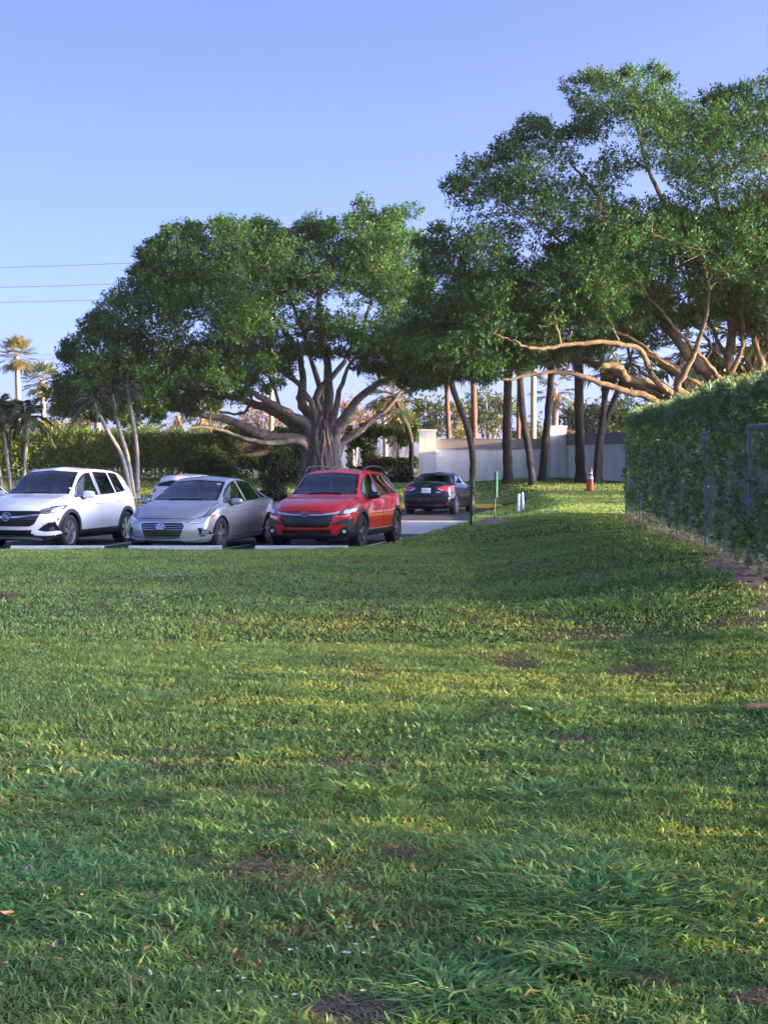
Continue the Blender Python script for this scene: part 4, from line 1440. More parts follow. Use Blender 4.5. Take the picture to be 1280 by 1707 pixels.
# added trees, out of frame on the right, to shade palms, wall and black sedan
for k, (x, y, h, w) in enumerate(((19, 49.5, 4.6, 6), (20.5, 55.5, 4.4, 6), (25.5, 65.4, 9.4, 9))):
    C = rand_dir(46)
    C[:, 2] = C[:, 2]
    C = C * np.array([[w / 2, w / 2, (h - 0.8) / 2]]) * (0.35 + 0.55 * RNG.random((46, 1))) + np.array([[0, 0, (h + 0.8) / 2]])
    root = empty('broadleaf_tree', (x, y, 0.3))
    V, Q, c = clump_leaves(C, np.full(46, 1.15), 60, 0.42, (0.03, 0.08, 0.025), (0.06, 0.12, 0.035), shell=0.2)
    link('crown', np_mesh('crown', V, Q, c), LEAF, root)
    P = smooth_path([(0, 0, -0.2), (0.1, 0, 1.5), (0, 0.1, h * 0.7)], 4)
    V, Q = merge([tube_arr(P, np.linspace(0.22, 0.08, len(P)), 8)])
    link('trunk', np_mesh('trunk', V, Q), BARK_GREY, root, smooth=180)
    tag(root, 'dense unseen tree added beyond the right hedge to cast shade', 'tree', 'added unseen shade trees behind the right hedge')

# ------------------------------------------------------------------ poles and wires
POLEWOOD = bark_mat('pole_wood', (0.30, 0.22, 0.13), (0.40, 0.31, 0.19), 5)
INSUL = mat('insulator', (0.25, 0.24, 0.22), 0.3)
CABLE = mat('cable', (0.10, 0.12, 0.15), 0.6)


def pole(px, pt, Y, r, label):
    top = wp(px, pt, Y)
    g = float(lawn_z(top[0], Y))
    root = empty('utility_pole', (top[0], Y, g))
    H_ = top[2] - g
    MB().lathe([(0.001, -0.2), (r, -0.2), (r * 0.7, H_), (0.001, H_ + 0.02)], 12).build('shaft', POLEWOOD, root, smooth=50)
    m = MB()
    m.box((0, -0.15, H_ - 0.7), (2.2, 0.1, 0.12))
    m.build('crossarm', POLEWOOD, root)
    for q in (-0.9, 0, 0.9):
        m = MB()
        m.lathe([(0.001, 0), (0.04, 0), (0.06, 0.06), (0.03, 0.1), (0.05, 0.14), (0.001, 0.16)], 8, (q, -0.15, H_ - 0.64))
        m.build('insulator', INSUL, root)
    tag(root, label, 'utility pole')


pole(452, 436, 110, 0.17, 'wooden utility pole hidden among the banyan branches')
pole(889, 560, 100, 0.22, 'sunlit wooden utility pole beyond the wall between two palms')
for k, (ya, yb, yc, lab) in enumerate(((446, 438, 434, 'highest dark power line crossing the sky at left'), (479, 472, 468, 'second power line from the top in the sky at left'),
                                      (504, 498, 495, 'third power line from the top in the sky at left'), (593, 588, 585, 'upper of the two low faint wires behind the fan palms'), (600, 596, 594, 'lower of the two low faint wires behind the fan palms'))):
    P = smooth_path([wp(-900, ya + 4, 112), wp(-450, ya + 6, 112), wp(0, ya, 112), wp(240, yb, 112), wp(452, yc, 110)], 6)
    V, Q = tube_arr(P, 0.022 if k < 3 else 0.014, 5)
    tag(link('power_line', np_mesh('power_line', V, Q), CABLE), lab, 'power line', 'power lines')

# ------------------------------------------------------------------ small things on the grass
def cone():
    p = wp(983, 819, 59.5)
    g = float(G(p[0], p[1]))
    root = empty('traffic_cone', (p[0], p[1], g))
    OR_ = mat('orange_rubber', (0.62, 0.075, 0.02), 0.5, noise=(5, (0.50, 0.06, 0.02), 0.4, 0.8))
    WB = mat('reflective_white', (0.75, 0.75, 0.75), 0.4)
    MB().box((0, 0, 0.02), (0.36, 0.36, 0.04), 0.5).build('base', mat('cone_base', (0.16, 0.05, 0.03), 0.8), root, bevel=0.01)

    def r(z):
        return 0.16 - 0.125 * (z - 0.04) / 0.87
    m = MB()
    m.lathe([(0.001, 0.04), (r(0.04), 0.04), (r(0.91), 0.91), (r(0.91) * 0.6, 0.915), (0.001, 0.9)], 20)
    m.build('body', OR_, root, smooth=50)
    for a, b in ((0.47, 0.60), (0.67, 0.75)):
        m = MB()
        m.lathe([(r(a) + 0.003, a), (r(b) + 0.003, b)], 20)
        m.build('band', WB, root, smooth=50)
    root.rotation_euler = (0.02, 0.03, 0.3)
    tag(root, 'orange traffic cone with two white bands near the white wall', 'traffic cone')


cone()
PVC = mat('white_pvc', (0.72, 0.72, 0.72), 0.4)
for (px, pt, pb, lab, tl) in ((863.5, 823, 853, 'left white plastic pipe stub standing in the grass', 0.02), (871, 820.5, 850, 'right white plastic pipe stub, slightly higher on the slope', -0.02)):
    b = gp(px, pb)
    h = (pb - pt) / F * b[1]
    m = MB()
    r = 0.048
    m.lathe([(r, -0.1), (r, h), (r * 0.82, h), (r * 0.82, h - 0.2), (0.001, h - 0.2)], 16)
    o = m.build('pipe_stub', PVC, smooth=40)
    o.location = b
    o.rotation_euler = (tl, tl, 0)
    tag(o, lab, 'pipe', 'white pipe stubs in the grass')

b = gp(785, 876)
root = empty('sign_post', tuple(b), 0.2)
h = (876 - 797) / F * b[1]
m = MB()
m.prism([(-0.035, 0), (-0.02, 0.03), (0.02, 0.03), (0.035, 0), (0.03, -0.004), (0.016, 0.024), (-0.016, 0.024), (-0.03, -0.004)], (0, 0, -0.2), (1, 0, 0), (0, 1, 0), (0, 0, 1), h + 0.2)
m.build('shaft', GREENPOST, root)
tag(root, 'bare slim green metal post beside the black sedan', 'post', 'green metal posts')
b = gp(825, 863)
root = empty('sign_post', tuple(b), 1.34)
h = (863 - 784) / F * b[1]
m = MB()
m.prism([(-0.035, 0), (-0.02, 0.03), (0.02, 0.03), (0.035, 0), (0.03, -0.004), (0.016, 0.024), (-0.016, 0.024), (-0.03, -0.004)], (0, 0, -0.2), (1, 0, 0), (0, 1, 0), (0, 0, 1), h + 0.15)
m.build('shaft', GREENPOST, root)
m = MB()
m.box((0, -0.045, h * 0.70), (0.34, 0.006, h * 0.56))
m.build('sign_panel', GREENPOST, root, bevel=0.002)
root.rotation_euler = (0.0, 0.075, 1.34)
tag(root, 'leaning green sign post with its panel seen edge-on', 'sign post', 'green metal posts')

# low sandy lump beside the posts, mulch heap, plank, dry leaves
def lump(name, px, py, wx, wy, h, mt, label, cat):
    c = gp(px, py)
    m = MB()
    n1, n2 = 20, 9
    V = []
    for j in range(n2):
        f = j / (n2 - 1)
        for i in range(n1):
            a = 2 * math.pi * i / n1
            k = 1 + 0.25 * (float(vnoise(math.cos(a) * 2, math.sin(a) * 2 + j * .4, 0.7, px)) - 0.5)
            V.append((wx / 2 * f * k * math.cos(a), wy / 2 * f * k * math.sin(a), h * (1 - f ** 2.2) * (0.8 + 0.5 * float(vnoise(i * .7, j * .9, 1.0, py))) - 0.02))
    q = [(j * n1 + i, j * n1 + (i + 1) % n1, (j + 1) * n1 + (i + 1) % n1, (j + 1) * n1 + i) for j in range(n2 - 1) for i in range(n1)]
    m.add(V, q)
    o = m.build(name, mt, smooth=180)
    o.location = (c[0], c[1], float(G(c[0], c[1])))
    tag(o, label, cat)


SANDM = mat('dry_sand', (0.46, 0.37, 0.25), 0.95, noise=(14, (0.26, 0.18, 0.11), 0.4, 0.65), bump=(30, 0.9))
MULCH = mat('mulch', (0.035, 0.025, 0.02), 0.95, noise=(25, (0.09, 0.06, 0.045), 0.4, 0.7), bump=(45, 1.0))
lump('sand_mound', 822, 873, 1.1, 1.4, 0.16, SANDM, 'low tan sandy mound between the two green posts', 'mound')
lump('mulch_heap', 2, 998, 0.32, 0.6, 0.06, MULCH, 'small dark mulch heap at the left edge of the lawn', 'mulch')
c = gp(1262, 1190)
m = MB()
m.prism([(-0.085, -0.02), (-0.07, -0.035), (0.16, -0.05), (0.165, 0.03), (0.0, 0.035), (-0.06, 0.03)], (0, 0, 0), (1, 0, 0), (0, 1, 0), (0, 0, 1), 0.018)
o = m.build('bark_chip', mat('terracotta_wood', (0.42, 0.20, 0.12), 0.8, noise=(20, (0.50, 0.28, 0.18), 0.3, 0.7)), bevel=0.004)
o.location = (c[0], c[1], float(G(c[0], c[1])) + 0.045)
o.rotation_euler = (0.05, -0.06, -0.08)
tag(o, 'flat reddish wood scrap lying at the right edge of the lawn', 'wood scrap')

DRY = [mat('dry_leaf_tan', (0.40, 0.27, 0.15), 0.8), mat('dry_leaf_pale', (0.55, 0.50, 0.44), 0.8), mat('dry_leaf_pink', (0.40, 0.26, 0.27), 0.8)]
for k, (px, py, sz, mi, lab) in enumerate(((390, 1610, 0.032, 0, 'curled tan leaf in front of the yellowed grass tuft'), (245, 1606, 0.032, 0, 'narrow tan leaf standing in the front lawn'), (93, 1597, 0.026, 2, 'pinkish dead leaf near the left front corner'),
                                           (250, 1646, 0.022, 1, 'pale whitish leaf below the narrow tan one'), (1001, 1503, 0.020, 1, 'white scrap of leaf in the big grass tussock'), (796, 1590, 0.03, 0, 'tan seed head below the big tussock'),
                                           (790, 1631, 0.022, 0, 'small tan leaf in the frontmost tussock'), (10, 1545, 0.04, 0, 'brown dead leaf at the left edge'), (47, 1467, 0.02, 2, 'small mauve dead leaf in the coarse left grass'),
                                           (840, 1163, 0.05, 1, 'pale leaf on the lawn below the bare patch'), (1225, 976, 0.07, 0, 'brown leaf clump near the sandy strip'), (535, 1480, 0.018, 1, 'tiny pale leaf in the middle of the lawn'))):
    c = gp(px, py)
    P = []
    n_ = 5
    V = []
    for j in range(n_):
        t = j / (n_ - 1)
        w = math.sin(math.pi * (0.06 + 0.9 * t)) * 0.36
        for s in (-1, 0, 1):
            V.append(((t - 0.5) * sz * 1.6, s * w * sz, sz * (0.25 * abs(s) + 0.5 * (t - 0.5) ** 2 + 0.1 * math.sin(5 * t + k))))
    q = [(j * 3 + i, j * 3 + i + 1, (j + 1) * 3 + i + 1, (j + 1) * 3 + i) for j in range(n_ - 1) for i in range(2)]
    m = MB()
    m.add(V, q)
    o = m.build('dry_leaf', DRY[mi], smooth=180)
    o.location = (c[0], c[1], float(G(c[0], c[1])) + 0.04)
    o.rotation_euler = (RNG.normal(0, 0.3), RNG.normal(0, 0.3) - 0.4, RNG.random() * 6.28)
    tag(o, lab, 'dry leaf', 'dry leaves fallen on the lawn')

# ------------------------------------------------------------------ evening haze
hz = MB()
hz.box((0, 440, 11.5), (1000, 1020, 29.0))
HZ = bpy.data.materials.new('haze')
HZ.use_nodes = True
HZ.node_tree.nodes.clear()
hv_ = HZ.node_tree.nodes.new('ShaderNodeVolumePrincipled')
hv_.inputs['Color'].default_value = (0.95, 0.93, 0.90, 1)
hv_.inputs['Density'].default_value = 0.00012
ho = HZ.node_tree.nodes.new('ShaderNodeOutputMaterial')
HZ.node_tree.links.new(hv_.outputs[0], ho.inputs['Volume'])
tag(hz.build('haze', HZ), kind='stuff', label='thin warm evening haze over the whole scene', cat='haze')
# ------------------------------------------------------------------ vehicles
def paint(name, c, metal=0.0, rough=0.35, coat=1.0, flake=None):
    m = mat(name, c, rough, metal=metal, coat=coat, spec=0.5)
    return m


P_RED = paint('red_paint', (0.60, 0.012, 0.016), 0.0, 0.30)
P_SILVER = paint('silver_paint', (0.36, 0.38, 0.42), 0.5, 0.32)
P_WHITE = paint('white_paint', (0.74, 0.74, 0.76), 0.0, 0.35)
P_BLACK = paint('black_paint', (0.006, 0.007, 0.012), 0.0, 0.25, 0.55)
P_BLACK.node_tree.nodes['Principled BSDF'].inputs['Specular IOR Level'].default_value = 0.3
P_PEARL = paint('pearl_paint', (0.62, 0.64, 0.68), 0.1, 0.35)
BLACKPL = mat('black_plastic', (0.022, 0.023, 0.026), 0.55)
GLOSSBLK = mat('gloss_black', (0.010, 0.010, 0.012), 0.15)
RUBBER = mat('tyre_rubber', (0.018, 0.018, 0.019), 0.85, bump=(60, 0.2))
CHROME = mat('chrome', (0.72, 0.73, 0.75), 0.15, metal=1.0)
ALLOY = mat('alloy', (0.55, 0.56, 0.58), 0.3, metal=0.85)
DARKALLOY = mat('dark_alloy', (0.06, 0.06, 0.065), 0.35, metal=0.5)
LAMPCLEAR = mat('clear_lamp', (0.52, 0.55, 0.58), 0.08, metal=0.55, coat=1.0)
LAMPDARK = mat('lamp_housing', (0.10, 0.105, 0.11), 0.15, metal=0.4, coat=1.0)
LAMPWHITE = mat('lamp_lens', (0.85, 0.87, 0.9), 0.1, metal=0.3, coat=1.0)
AMBER = mat('amber_lens', (0.55, 0.16, 0.03), 0.2, coat=1.0)
REDLENS = mat('red_lens', (0.62, 0.02, 0.025), 0.15, coat=1.0)
TRIM = mat('seat_cloth', (0.07, 0.072, 0.08), 0.8)
DASH = mat('dashboard', (0.02, 0.021, 0.024), 0.6)
PLATE = mat('number_plate_white', (0.72, 0.74, 0.74), 0.5)
PLATEINK = mat('plate_ink', (0.10, 0.18, 0.14), 0.6)
BLUEENAMEL = mat('blue_enamel', (0.03, 0.06, 0.20), 0.2, coat=1.0)
SILVERTRIM = mat('silver_trim', (0.50, 0.52, 0.55), 0.3, metal=0.7)


def glass_mat(name, tint, add=0.06):
    m = bpy.data.materials.new(name)
    m.use_nodes = True
    nt = m.node_tree
    nt.nodes.clear()
    tr = nt.nodes.new('ShaderNodeBsdfTransparent')
    tr.inputs[0].default_value = (*tint, 1)
    gl = nt.nodes.new('ShaderNodeBsdfGlossy')
    gl.inputs['Roughness'].default_value = 0.02
    fr = nt.nodes.new('ShaderNodeFresnel')
    fr.inputs['IOR'].default_value = 1.55
    mul = nt.nodes.new('ShaderNodeMath')
    mul.operation = 'MULTIPLY_ADD'
    mul.inputs[1].default_value = 2.0
    mul.inputs[2].default_value = add
    mx = nt.nodes.new('ShaderNodeMixShader')
    out = nt.nodes.new('ShaderNodeOutputMaterial')
    nt.links.new(fr.outputs[0], mul.inputs[0])
    nt.links.new(mul.outputs[0], mx.inputs[0])
    nt.links.new(tr.outputs[0], mx.inputs[1])
    nt.links.new(gl.outputs[0], mx.inputs[2])
    nt.links.new(mx.outputs[0], out.inputs['Surface'])
    return m


GLASS = glass_mat('screen_glass', (0.72, 0.76, 0.78), 0.15)
GLASSDARK = glass_mat('tinted_glass', (0.22, 0.24, 0.25))


def pchip(xk, yk):
    xk = np.array(xk, float)
    yk = np.array(yk, float)
    h = np.diff(xk)
    d = np.diff(yk) / h
    m = np.zeros(len(xk))
    for i in range(1, len(xk) - 1):
        if d[i - 1] * d[i] > 0:
            w1, w2 = 2 * h[i] + h[i - 1], h[i] + 2 * h[i - 1]
            m[i] = (w1 + w2) / (w1 / d[i - 1] + w2 / d[i])
    m[0], m[-1] = d[0], d[-1]

    def f(x):
        x = np.clip(x, xk[0], xk[-1])
        i = np.clip(np.searchsorted(xk, x) - 1, 0, len(h) - 1)
        t = (x - xk[i]) / h[i]
        return (2 * t ** 3 - 3 * t ** 2 + 1) * yk[i] + (t ** 3 - 2 * t ** 2 + t) * h[i] * m[i] + (-2 * t ** 3 + 3 * t ** 2) * yk[i + 1] + (t ** 3 - t ** 2) * h[i] * m[i + 1]
    return f


def in_poly(x, y, poly):
    c = False
    n = len(poly)
    j = n - 1
    for i in range(n):
        xi, yi = poly[i]
        xj, yj = poly[j]
        if (yi > y) != (yj > y) and x < (xj - xi) * (y - yi) / (yj - yi + 1e-12) + xi:
            c = not c
        j = i
    return c


def resample(pts, n):
    P = np.array(pts, float)
    s = np.concatenate([[0], np.cumsum(np.linalg.norm(np.diff(P, axis=0), axis=1))])
    t = np.linspace(0, s[-1], n)
    return np.stack([np.interp(t, s, P[:, i]) for i in range(P.shape[1])], 1)


class Car:
    """body lofted along its length; every other part is fitted onto that body"""

    def __init__(self, name, label, S, paint_, loc, rz):
        self.S = S
        self.paint = paint_
        self.root = empty(name, loc, rz)
        tag(self.root, label, 'car')
        L = S['L']
        self.xf, self.xr = L / 2, -L / 2
        self.fzc = pchip(*zip(*S['top']))
        self.fzs = pchip(*zip(*S['belt']))
        self.fyt = pchip(*zip(*S['yroof']))
        self.fyw = pchip(*zip(*S['plan']))
        self.holes_side = []
        self.holes_top = []
        self.solid()

    def ring(self, x, inset=0.0):
        S = self.S
        w = float(self.fyw(x))
        zc = float(self.fzc(x))
        zs = min(float(self.fzs(x)), zc - 0.05)
        yt = min(float(self.fyt(x)), w - 0.05)
        crown = 0.055 if zc - zs > 0.25 else 0.030
        ze = zc - crown
        zb = S['zb']
        zm = S['zmid']
        low = w - 0.035
        key = [(0, zb, 2), (low - 0.12, zb, 2), (low, zb + 0.07, 3), (w, zm - 0.08, 3), (w - 0.005, zm + 0.06, 4), (w - 0.035, zs - 0.05, 1), (w - 0.060, zs, 8), (yt + 0.03, ze - 0.045, 1), (yt - 0.04, ze + 0.006, 7), (0, zc, 0)]
        pts = []
        for (y, z, n), (y2, z2, _) in zip(key[:-1], key[1:]):
            for k in range(n):
                t = k / n
                pts.append((y + (y2 - y) * t, z + (z2 - z) * t))
        pts.append((0, zc))
        P = np.array(pts)
        for _ in range(2):
            a = 0.75 * P[:-1] + 0.25 * P[1:]
            b = 0.25 * P[:-1] + 0.75 * P[1:]
            P = np.vstack([P[:1], np.stack([a, b], 1).reshape(-1, 2)[1:-1], P[-1:]])
        # keep the point count modest
        P = resample(P, 74) if False else P[::2] if len(P) % 2 else np.vstack([P[::2], P[-1:]])
        if inset > 0:
            zmid = (P[0, 1] + P[-1, 1]) / 2
            hh = (P[-1, 1] - P[0, 1]) / 2
            P = np.stack([P[:, 0] * (1 - inset / w), zmid + (P[:, 1] - zmid) * (1 - inset / hh)], 1)
        return P

    def warp(self, V):
        S = self.S
        x, y, z = V[:, 0].copy(), V[:, 1], V[:, 2]
        tf = sstep(self.xf - 0.95, self.xf, x)
        tr = sstep(self.xr + 0.85, self.xr, x)
        fz = np.interp(z, *zip(*S['nose']))
        rz = np.interp(z, *zip(*S['tail']))
        yy = np.abs(y) / 0.9
        V[:, 0] = x - tf * (S['bowf'] * yy ** 2.3 + fz) + tr * (S['bowr'] * yy ** 2.3 + rz)
        return V

    def solid(self):
        S = self.S
        r = 0.06
        th = np.linspace(0, math.pi / 2, 5)
        xs_ = [(self.xr + r - r * math.sin(t), r * (1 - math.cos(t))) for t in th[::-1]]
        xs_ += [(x, 0.0) for x in np.linspace(self.xr + r, self.xf - r, 110)[1:-1]]
        xs_ += [(self.xf - r + r * math.sin(t), r * (1 - math.cos(t))) for t in th]
        rings = []
        for x, ins in xs_:
            P = self.ring(float(np.clip(x, self.xr + 0.001, self.xf - 0.001)), ins)
            rings.append((x, P))
        n = len(rings[0][1])
        V, Fc = [], []
        for x, P in rings:
            for y, z in P:
                V.append((x, y, z))
            for y, z in P:
                V.append((x, -y, z))
        m = 2 * n
        for k in range(len(rings) - 1):
            a, b = k * m, (k + 1) * m
            for i in range(n - 1):
                Fc.append((a + i, b + i, b + i + 1, a + i + 1))
                Fc.append((a + n + i, a + n + i + 1, b + n + i + 1, b + n + i))
        # end caps as grids
        nc = 15
        for k in (0, len(rings) - 1):
            x, P = rings[k]
            b = len(V)
            for y, z in P:
                for c in range(nc):
                    t = 1 - 2 * c / (nc - 1)
                    V.append((x, y * t, z))
            for i in range(n - 1):
                for c in range(nc - 1):
                    q = (b + i * nc + c, b + i * nc + c + 1, b + (i + 1) * nc + c + 1, b + (i + 1) * nc + c)
                    Fc.append(q if k else q[::-1])
        V = self.warp(np.array(V))
        me = bpy.data.meshes.new('body')
        me.from_pydata(V.tolist(), [], Fc)
        bm = bmesh.new()
        bm.from_mesh(me)
        bmesh.ops.remove_doubles(bm, verts=bm.verts, dist=0.0008)
        bmesh.ops.dissolve_degenerate(bm, dist=0.0002, edges=bm.edges)
        bmesh.ops.recalc_face_normals(bm, faces=bm.faces)
        self.bvh = BVHTree.FromBMesh(bm)
        bm.to_mesh(me)
        bm.free()
        self.me = me

    # -- fitting
    def cast(self, axis, a, b):
        if axis == 'front':
            o, d = Vector((6, a, b)), Vector((-1, 0, 0))
        elif axis == 'rear':
            o, d = Vector((-6, a, b)), Vector((1, 0, 0))
        elif axis == 'left':
            o, d = Vector((a, 4, b)), Vector((0, -1, 0))
        elif axis == 'right':
            o, d = Vector((a, -4, b)), Vector((0, 1, 0))
        else:
            o, d = Vector((a, b, 5)), Vector((0, 0, -1))
        h = self.bvh.ray_cast(o, d)
        return h[0], h[1], d

    def patch(self, name, axis, bot, top, mats, off=0.004, thick=0.012, nu=14, nv=5, parent=None, frit=0, frit_mat=1, smooth=60, side=1):
        """sheet fitted on the body between two outlines given in the view along axis"""
        B = resample(bot, nu + 1)
        T = resample(top, nu + 1)
        g = {}
        last = None
        for j in range(nv + 1):
            for i in range(nu + 1):
                p = B[i] + (T[i] - B[i]) * j / nv
                h, n, d = self.cast(axis, p[0], p[1] * 1.0)
                if h is None or (axis in ('left', 'right') and abs(h.y) < 0.25):
                    h2 = None
                    for k in range(1, 14):
                        if axis in ('left', 'right'):
                            q = (p[0] * (1 - k * 0.004), p[1] + (0.62 - p[1]) * k * 0.03)
                        elif axis == 'top':
                            q = (p[0], p[1] * (1 - k * 0.01))
                        else:
                            q = (p[0] * (1 - k * 0.012), p[1] + (0.55 - p[1]) * k * 0.02)
                        h2, n, d = self.cast(axis, *q)
                        if h2 is not None:
                            break
                    if h2 is None:
                        continue
                    h = h2
                if n.dot(d) > 0:
                    n = -n
                g[(i, j)] = (h + n * off, h - n * thick)
        bm = bmesh.new()
        vt, vb = {}, {}
        for k, (a, b) in g.items():
            vt[k] = bm.verts.new(a)
            vb[k] = bm.verts.new(b)
        cells = []
        for j in range(nv):
            for i in range(nu):
                ks = [(i, j), (i + 1, j), (i + 1, j + 1), (i, j + 1)]
                if all(k in vt for k in ks):
                    try:
                        f = bm.faces.new([vt[k] for k in ks])
                        if frit and (i < frit or j < frit or i >= nu - frit or j >= nv - frit):
                            f.material_index = frit_mat
                        cells.append((i, j))
                    except ValueError:
                        pass
        cs = set(cells)
        for (i, j) in cells:
            for (a, b, nb) in (((i, j), (i + 1, j), (i, j - 1)), ((i + 1, j), (i + 1, j + 1), (i + 1, j)), ((i + 1, j + 1), (i, j + 1), (i, j + 1)), ((i, j + 1), (i, j), (i - 1, j))):
                if nb not in cs:
                    try:
                        f = bm.faces.new([vt[b], vt[a], vb[a], vb[b]])
                        f.material_index = frit_mat if frit else 0
                    except ValueError:
                        pass
        bmesh.ops.delete(bm, geom=[v for v in bm.verts if not v.link_faces], context='VERTS')
        # top faces look outwards
        bmesh.ops.recalc_face_normals(bm, faces=bm.faces)
        out = Vector({'front': (1, 0, 0), 'rear': (-1, 0, 0), 'left': (0, 1, 0), 'right': (0, -1, 0), 'top': (0, 0, 1)}[axis])
        bm.faces.ensure_lookup_table()
        if bm.faces and bm.faces[0].normal.dot(out) < 0:
            bmesh.ops.reverse_faces(bm, faces=bm.faces)
        me = bpy.data.meshes.new(name)
        bm.to_mesh(me)
        bm.free()
        return link(name, me, mats, parent or self.root, smooth)

    def both(self, name, bot, top, mats, **k):
        a = self.patch(name, 'left', bot, top, mats, **k)
        b = self.patch(name, 'right', bot, top, mats, **k)
        return a, b

    def mirror_front(self, name, axis, bot, top, mats, **k):
        a = self.patch(name, axis, bot, top, mats, **k)
        b = self.patch(name, axis, [(-y, z) for y, z in bot], [(-y, z) for y, z in top], mats, **k)
        return a, b

    def strip(self, name, axis, pts, w, mats, off=0.006, n=24, parent=None, thick=0.012, nv=1):
        """narrow band of width w along a line seen along axis"""
        P = resample(pts, n)
        T = np.gradient(P, axis=0)
        T /= np.linalg.norm(T, axis=1)[:, None] + 1e-9
        N = np.stack([-T[:, 1], T[:, 0]], 1)
        return self.patch(name, axis, P - N * w / 2, P + N * w / 2, mats, off=off, nu=n - 1, nv=nv, parent=parent, thick=thick)

    # -- glass
    def side_windows(self, spans, lift=0.03, drop=0.075, mats=None):
        for (x0, x1, tint) in spans:
            xs_ = np.linspace(x0, x1, 22)
            bz = np.array([float(self.fzs(x)) + lift for x in xs_])
            tz = np.array([min(float(self.fzc(x)) - 0.055, float(self.fzc(x)) - drop) for x in xs_])
            tz = np.maximum(tz - 0.02, bz + 0.012)
            bot = list(zip(xs_, bz))
            top = list(zip(xs_, tz))
            self.both('window', bot, top, [tint, GLOSSBLK], off=0.003, nu=24, nv=9, frit=1)
            c = (np.mean(xs_), np.mean((bz + tz) / 2))
            inner = [(c[0] + (a - c[0]) * 0.93, b + 0.03) for a, b in bot] + [(c[0] + (a - c[0]) * 0.93, b - 0.03) for a, b in top[::-1] if True]
            self.holes_side.append(inner)

    def screen(self, name, xb, yb, xt, yt, tint, bow=0.05, nv=12):
        ys_ = np.linspace(-1, 1, 25)
        bot = [(xb + bow * (1 - y * y), y * yb) for y in ys_]
        top = [(xt + bow * 0.4 * (1 - y * y), y * yt) for y in ys_]
        o = self.patch(name, 'top', bot, top, [tint, GLOSSBLK], off=0.004, nu=24, nv=nv, frit=1)
        cx, cy = (xb + xt) / 2, 0
        inner = [(cx + (a - cx) * 0.86, b * 0.94) for a, b in bot] + [(cx + (a - cx) * 0.86, b * 0.94) for a, b in top[::-1]]
        self.holes_top.append(inner)
        return o

    def finish(self):
        """wheel arches cut through the body, glass openings taken out, inner faces dark"""
        S = self.S
        me = self.me
        o = bpy.data.objects.new('body', me)
        COL.objects.link(o)
        cut = MB()
        ra = S['arch']
        for ax in S['axles']:
            for s in (-1, 1):
                cut.lathe([(0.0005, 0), (ra, 0), (ra, 0.42), (0.0005, 0.42)], 36, (ax, (0.54 if s > 0 else -0.96), S['rw']), axis='y')
        co = cut.build('cutter', BLACKPL)
        md = o.modifiers.new('b', 'BOOLEAN')
        md.operation = 'DIFFERENCE'
        md.solver = 'EXACT'
        md.object = co
        dg = bpy.context.evaluated_depsgraph_get()
        me2 = bpy.data.meshes.new_from_object(o.evaluated_get(dg))
        bpy.data.objects.remove(o)
        bpy.data.objects.remove(co)
        me2.materials.clear()
        bm = bmesh.new()
        bm.from_mesh(me2)
        kill = []
        for f in bm.faces:
            c = f.calc_center_median()
            f.material_index = 0
            for ax in S['axles']:
                d = math.hypot(c.x - ax, c.z - S['rw'])
                if d < ra + 0.004 and abs(c.y) < 0.95 and abs(c.y) > 0.5 and c.z < S['rw'] + ra + 0.01:
                    f.material_index = 1
            if c.z < S['zb'] + 0.015:
                f.material_index = 1
            if c.z > 0.8:
                if abs(f.normal.y) > 0.35 and any(in_poly(c.x, c.z, h) for h in self.holes_side):
                    kill.append(f)
                elif f.normal.z > 0.15 and any(in_poly(c.x, c.y, h) for h in self.holes_top):
                    kill.append(f)
        bmesh.ops.delete(bm, geom=kill, context='FACES')
        bm.to_mesh(me2)
        bm.free()
        link('body', me2, [self.paint, BLACKPL], self.root, 38)

    # -- fittings
    def wheels(self, style, rim_m, spoke_m, nsp=5, rimr=None):
        S = self.S
        R = S['rw']
        rr = rimr or R * 0.68
        for ax in S['axles']:
            for s in (1, -1):
                w = empty('wheel', (ax, s * S['track'], R))
                w.parent = self.root
                if s < 0:
                    w.rotation_euler = (0, 0, math.pi)
                m = MB()
                prof = [(rr - 0.012, -0.10), (rr + 0.01, -0.112), (R - 0.035, -0.115), (R - 0.008, -0.095), (R, -0.07), (R, 0.07), (R - 0.008, 0.095), (R - 0.035, 0.115), (rr + 0.01, 0.112), (rr - 0.012, 0.10)]
                m.lathe(prof, 40, axis='y')
                m.build('tyre', RUBBER, w, smooth=35)
                m = MB()
                m.lathe([(rr - 0.045, -0.09), (rr - 0.045, 0.06), (rr - 0.028, 0.092), (rr - 0.012, 0.102), (rr, 0.104), (rr, 0.09)], 40, axis='y', mi=0)
                m.lathe([(0.0005, 0.018), (rr - 0.04, 0.018)], 32, axis='y', mi=2)
                for k in range(nsp):
                    a = 2 * math.pi * k / nsp + 0.31
                    if style == 'wide':
                        arms = [(a - 0.10, 0.018, 0.030, 1), (a + 0.13, 0.018, 0.026, 1)]
                    elif style == 'twin':
                        arms = [(a - 0.14, 0.016, 0.024, 1), (a + 0.14, 0.016, 0.024, 1)]
                    else:
                        arms = [(a - 0.10, 0.020, 0.020, 1), (a + 0.10, 0.020, 0.020, 0)]
                    for (aa, h0, h1, mi) in arms:
                        u = np.array([math.cos(aa), 0, math.sin(aa)])
                        v = np.array([-math.sin(aa), 0, math.cos(aa)])
                        m.prism([(0.035, -h0), (rr - 0.02, -h1), (rr - 0.02, h1), (0.035, h0)], (0, 0.052, 0), u, v, (0, 1, 0), 0.034, mi)
                m.lathe([(0.0005, 0.096), (0.035, 0.094), (0.048, 0.07), (0.05, 0.03)], 20, axis='y', mi=1)
                m.build('rim', [rim_m, spoke_m, GLOSSBLK], w, smooth=30)

